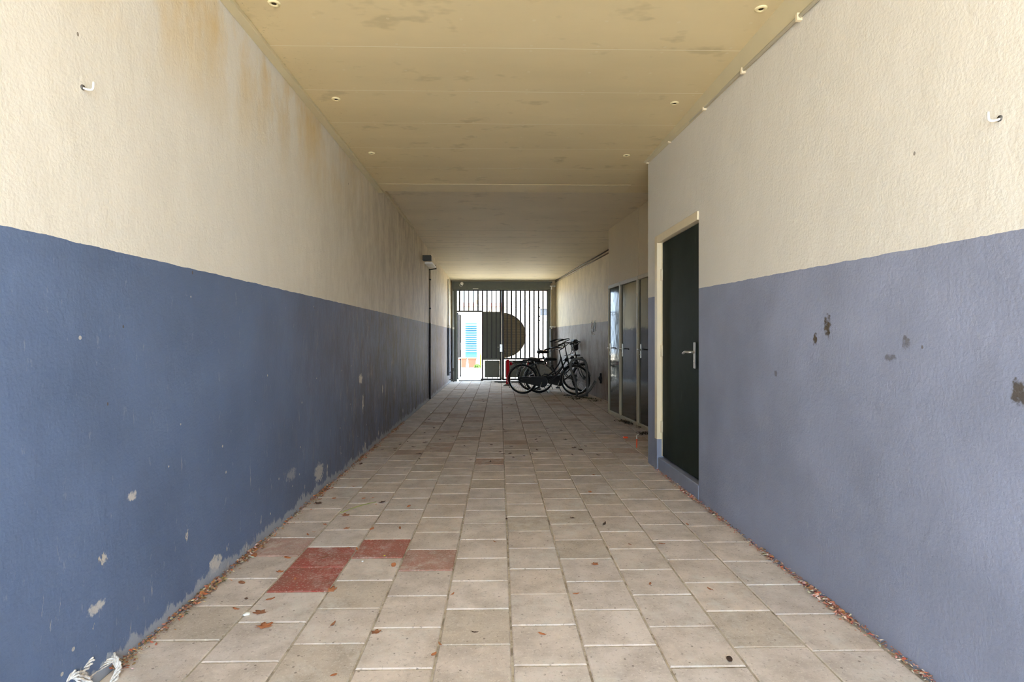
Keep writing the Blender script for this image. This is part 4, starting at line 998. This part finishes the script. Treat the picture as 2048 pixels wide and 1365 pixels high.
# dark moss and litter at the storage doors and under the bike stand
def heap(name, label, pts, n, r, seed, palette, cat):
    random.seed(seed); m = MB(); tone = []
    for i in range(n):
        c = Vector(random.choice(pts))+Vector((random.gauss(0, r), random.gauss(0, r), 0)); c.z = 0.004+abs(random.gauss(0, 0.01))
        s_ = random.uniform(0.008, 0.024); a = random.uniform(0, 6.28); d1 = Vector((math.cos(a), math.sin(a), random.uniform(-.3, .6)))*s_; d2 = Vector((-math.sin(a), math.cos(a), random.uniform(-.3, .6)))*s_*0.5
        m.add([c-d1, c-d2, c+d1, c+d2], [(0,1,2,3)]); tone.append(S(*random.choice(palette)))
    o = m.build(name, M['litter'], None, 'stuff'); o['label'] = label; o['category'] = cat
    at_ = o.data.attributes.new('tone', 'FLOAT_COLOR', 'FACE')
    for i, c in enumerate(tone): at_.data[i].color = c
g = [tuple(ground(px, py)) for px, py in ((1250, 845), (1256, 847), (1243, 843), (1262, 849), (1285, 868), (1290, 869), (1280, 856))]
heap('dead_leaves', 'dark heap of dead leaves at the foot of the storage doors', g, 420, 0.05, 3, [(58, 46, 34), (80, 60, 42), (46, 38, 30)], 'leaves')
g = [tuple(ground(px, py)) for px, py in ((1145, 796), (1152, 799), (1165, 796), (1175, 797), (1190, 803), (1185, 799), (1135, 792))]
heap('moss_patch', 'dark green moss and weeds under the hoop bike stand', g, 420, 0.07, 4, [(60, 64, 36), (74, 70, 44), (50, 50, 32)], 'moss')

# ------------------------------------------------------------------ frayed rope in the corner
def rope_mat():
    t = NT('frayed_cotton'); c = t.mix(t.ramp(t.noise(70, 4, 0.6, stretch=(1, 1, 0.5)), 0.35, 0.65), S(188, 182, 176), S(236, 232, 226))
    return t.done(c, 0.9, t.bump(t.noise(160, 4), 0.8, 0.004))
M['rope'] = rope_mat()
rp_ = thing('frayed_rope', 'tangle of frayed white cotton rope lying against the foot of the left wall', 'rope')
def q(px, py, d): 
    v = at(px, py, d); return v
def strand(name, pts, r, tw=5):
    m = MB(); ctr = smooth_path([q(*p) for p in pts], 8)
    for k in range(tw):
        pth = []
        for i, c in enumerate(ctr):
            a = i*0.22+2*math.pi*k/tw; f_ = 1.0+0.3*math.sin(i*0.37+k*2.1)
            pth.append(c+Vector((math.cos(a), math.sin(a)*0.6, math.sin(a)))*r*0.7*f_)
        m.tube(pth, [r*0.36*(0.5 if i in (0, len(ctr)-1) else 1) for i in range(len(ctr))], 7)
    return m.build(name, M['rope'], rp_)
strand('strand', [(209, 1296, 2.13), (220, 1308, 2.12), (231, 1320, 2.09), (238, 1336, 2.07), (232, 1352, 2.05), (222, 1372, 2.02)], 0.0115)
strand('strand', [(228, 1320, 2.09), (212, 1326, 2.07), (196, 1338, 2.04), (182, 1352, 2.0), (172, 1368, 1.97)], 0.0085)
strand('strand', [(226, 1326, 2.085), (208, 1334, 2.05), (190, 1346, 2.02), (178, 1362, 1.98)], 0.006, 2)
strand('strand', [(184, 1322, 1.99), (174, 1334, 1.97), (162, 1348, 1.95), (152, 1366, 1.93)], 0.0105)
strand('strand', [(120, 1362, 1.90), (134, 1344, 1.92), (146, 1338, 1.93), (160, 1346, 1.95), (172, 1360, 1.96), (180, 1374, 1.96)], 0.013)
strand('strand', [(126, 1366, 1.88), (140, 1352, 1.90), (152, 1350, 1.91), (164, 1360, 1.93)], 0.011)
strand('strand', [(98, 1334, 1.84), (101, 1345, 1.84), (105, 1356, 1.85), (110, 1372, 1.85)], 0.014)
strand('strand', [(88, 1356, 1.83), (98, 1350, 1.84), (108, 1362, 1.85)], 0.008, 2)
tq = MB().lathe([(0.008, 0), (0.010, 0.014), (0.005, 0.026)], tuple(q(98, 1337, 1.838)), 'Z', 8).build('turquoise_end', mat('turquoise_paint', S(150, 208, 204), 0.6), rp_)
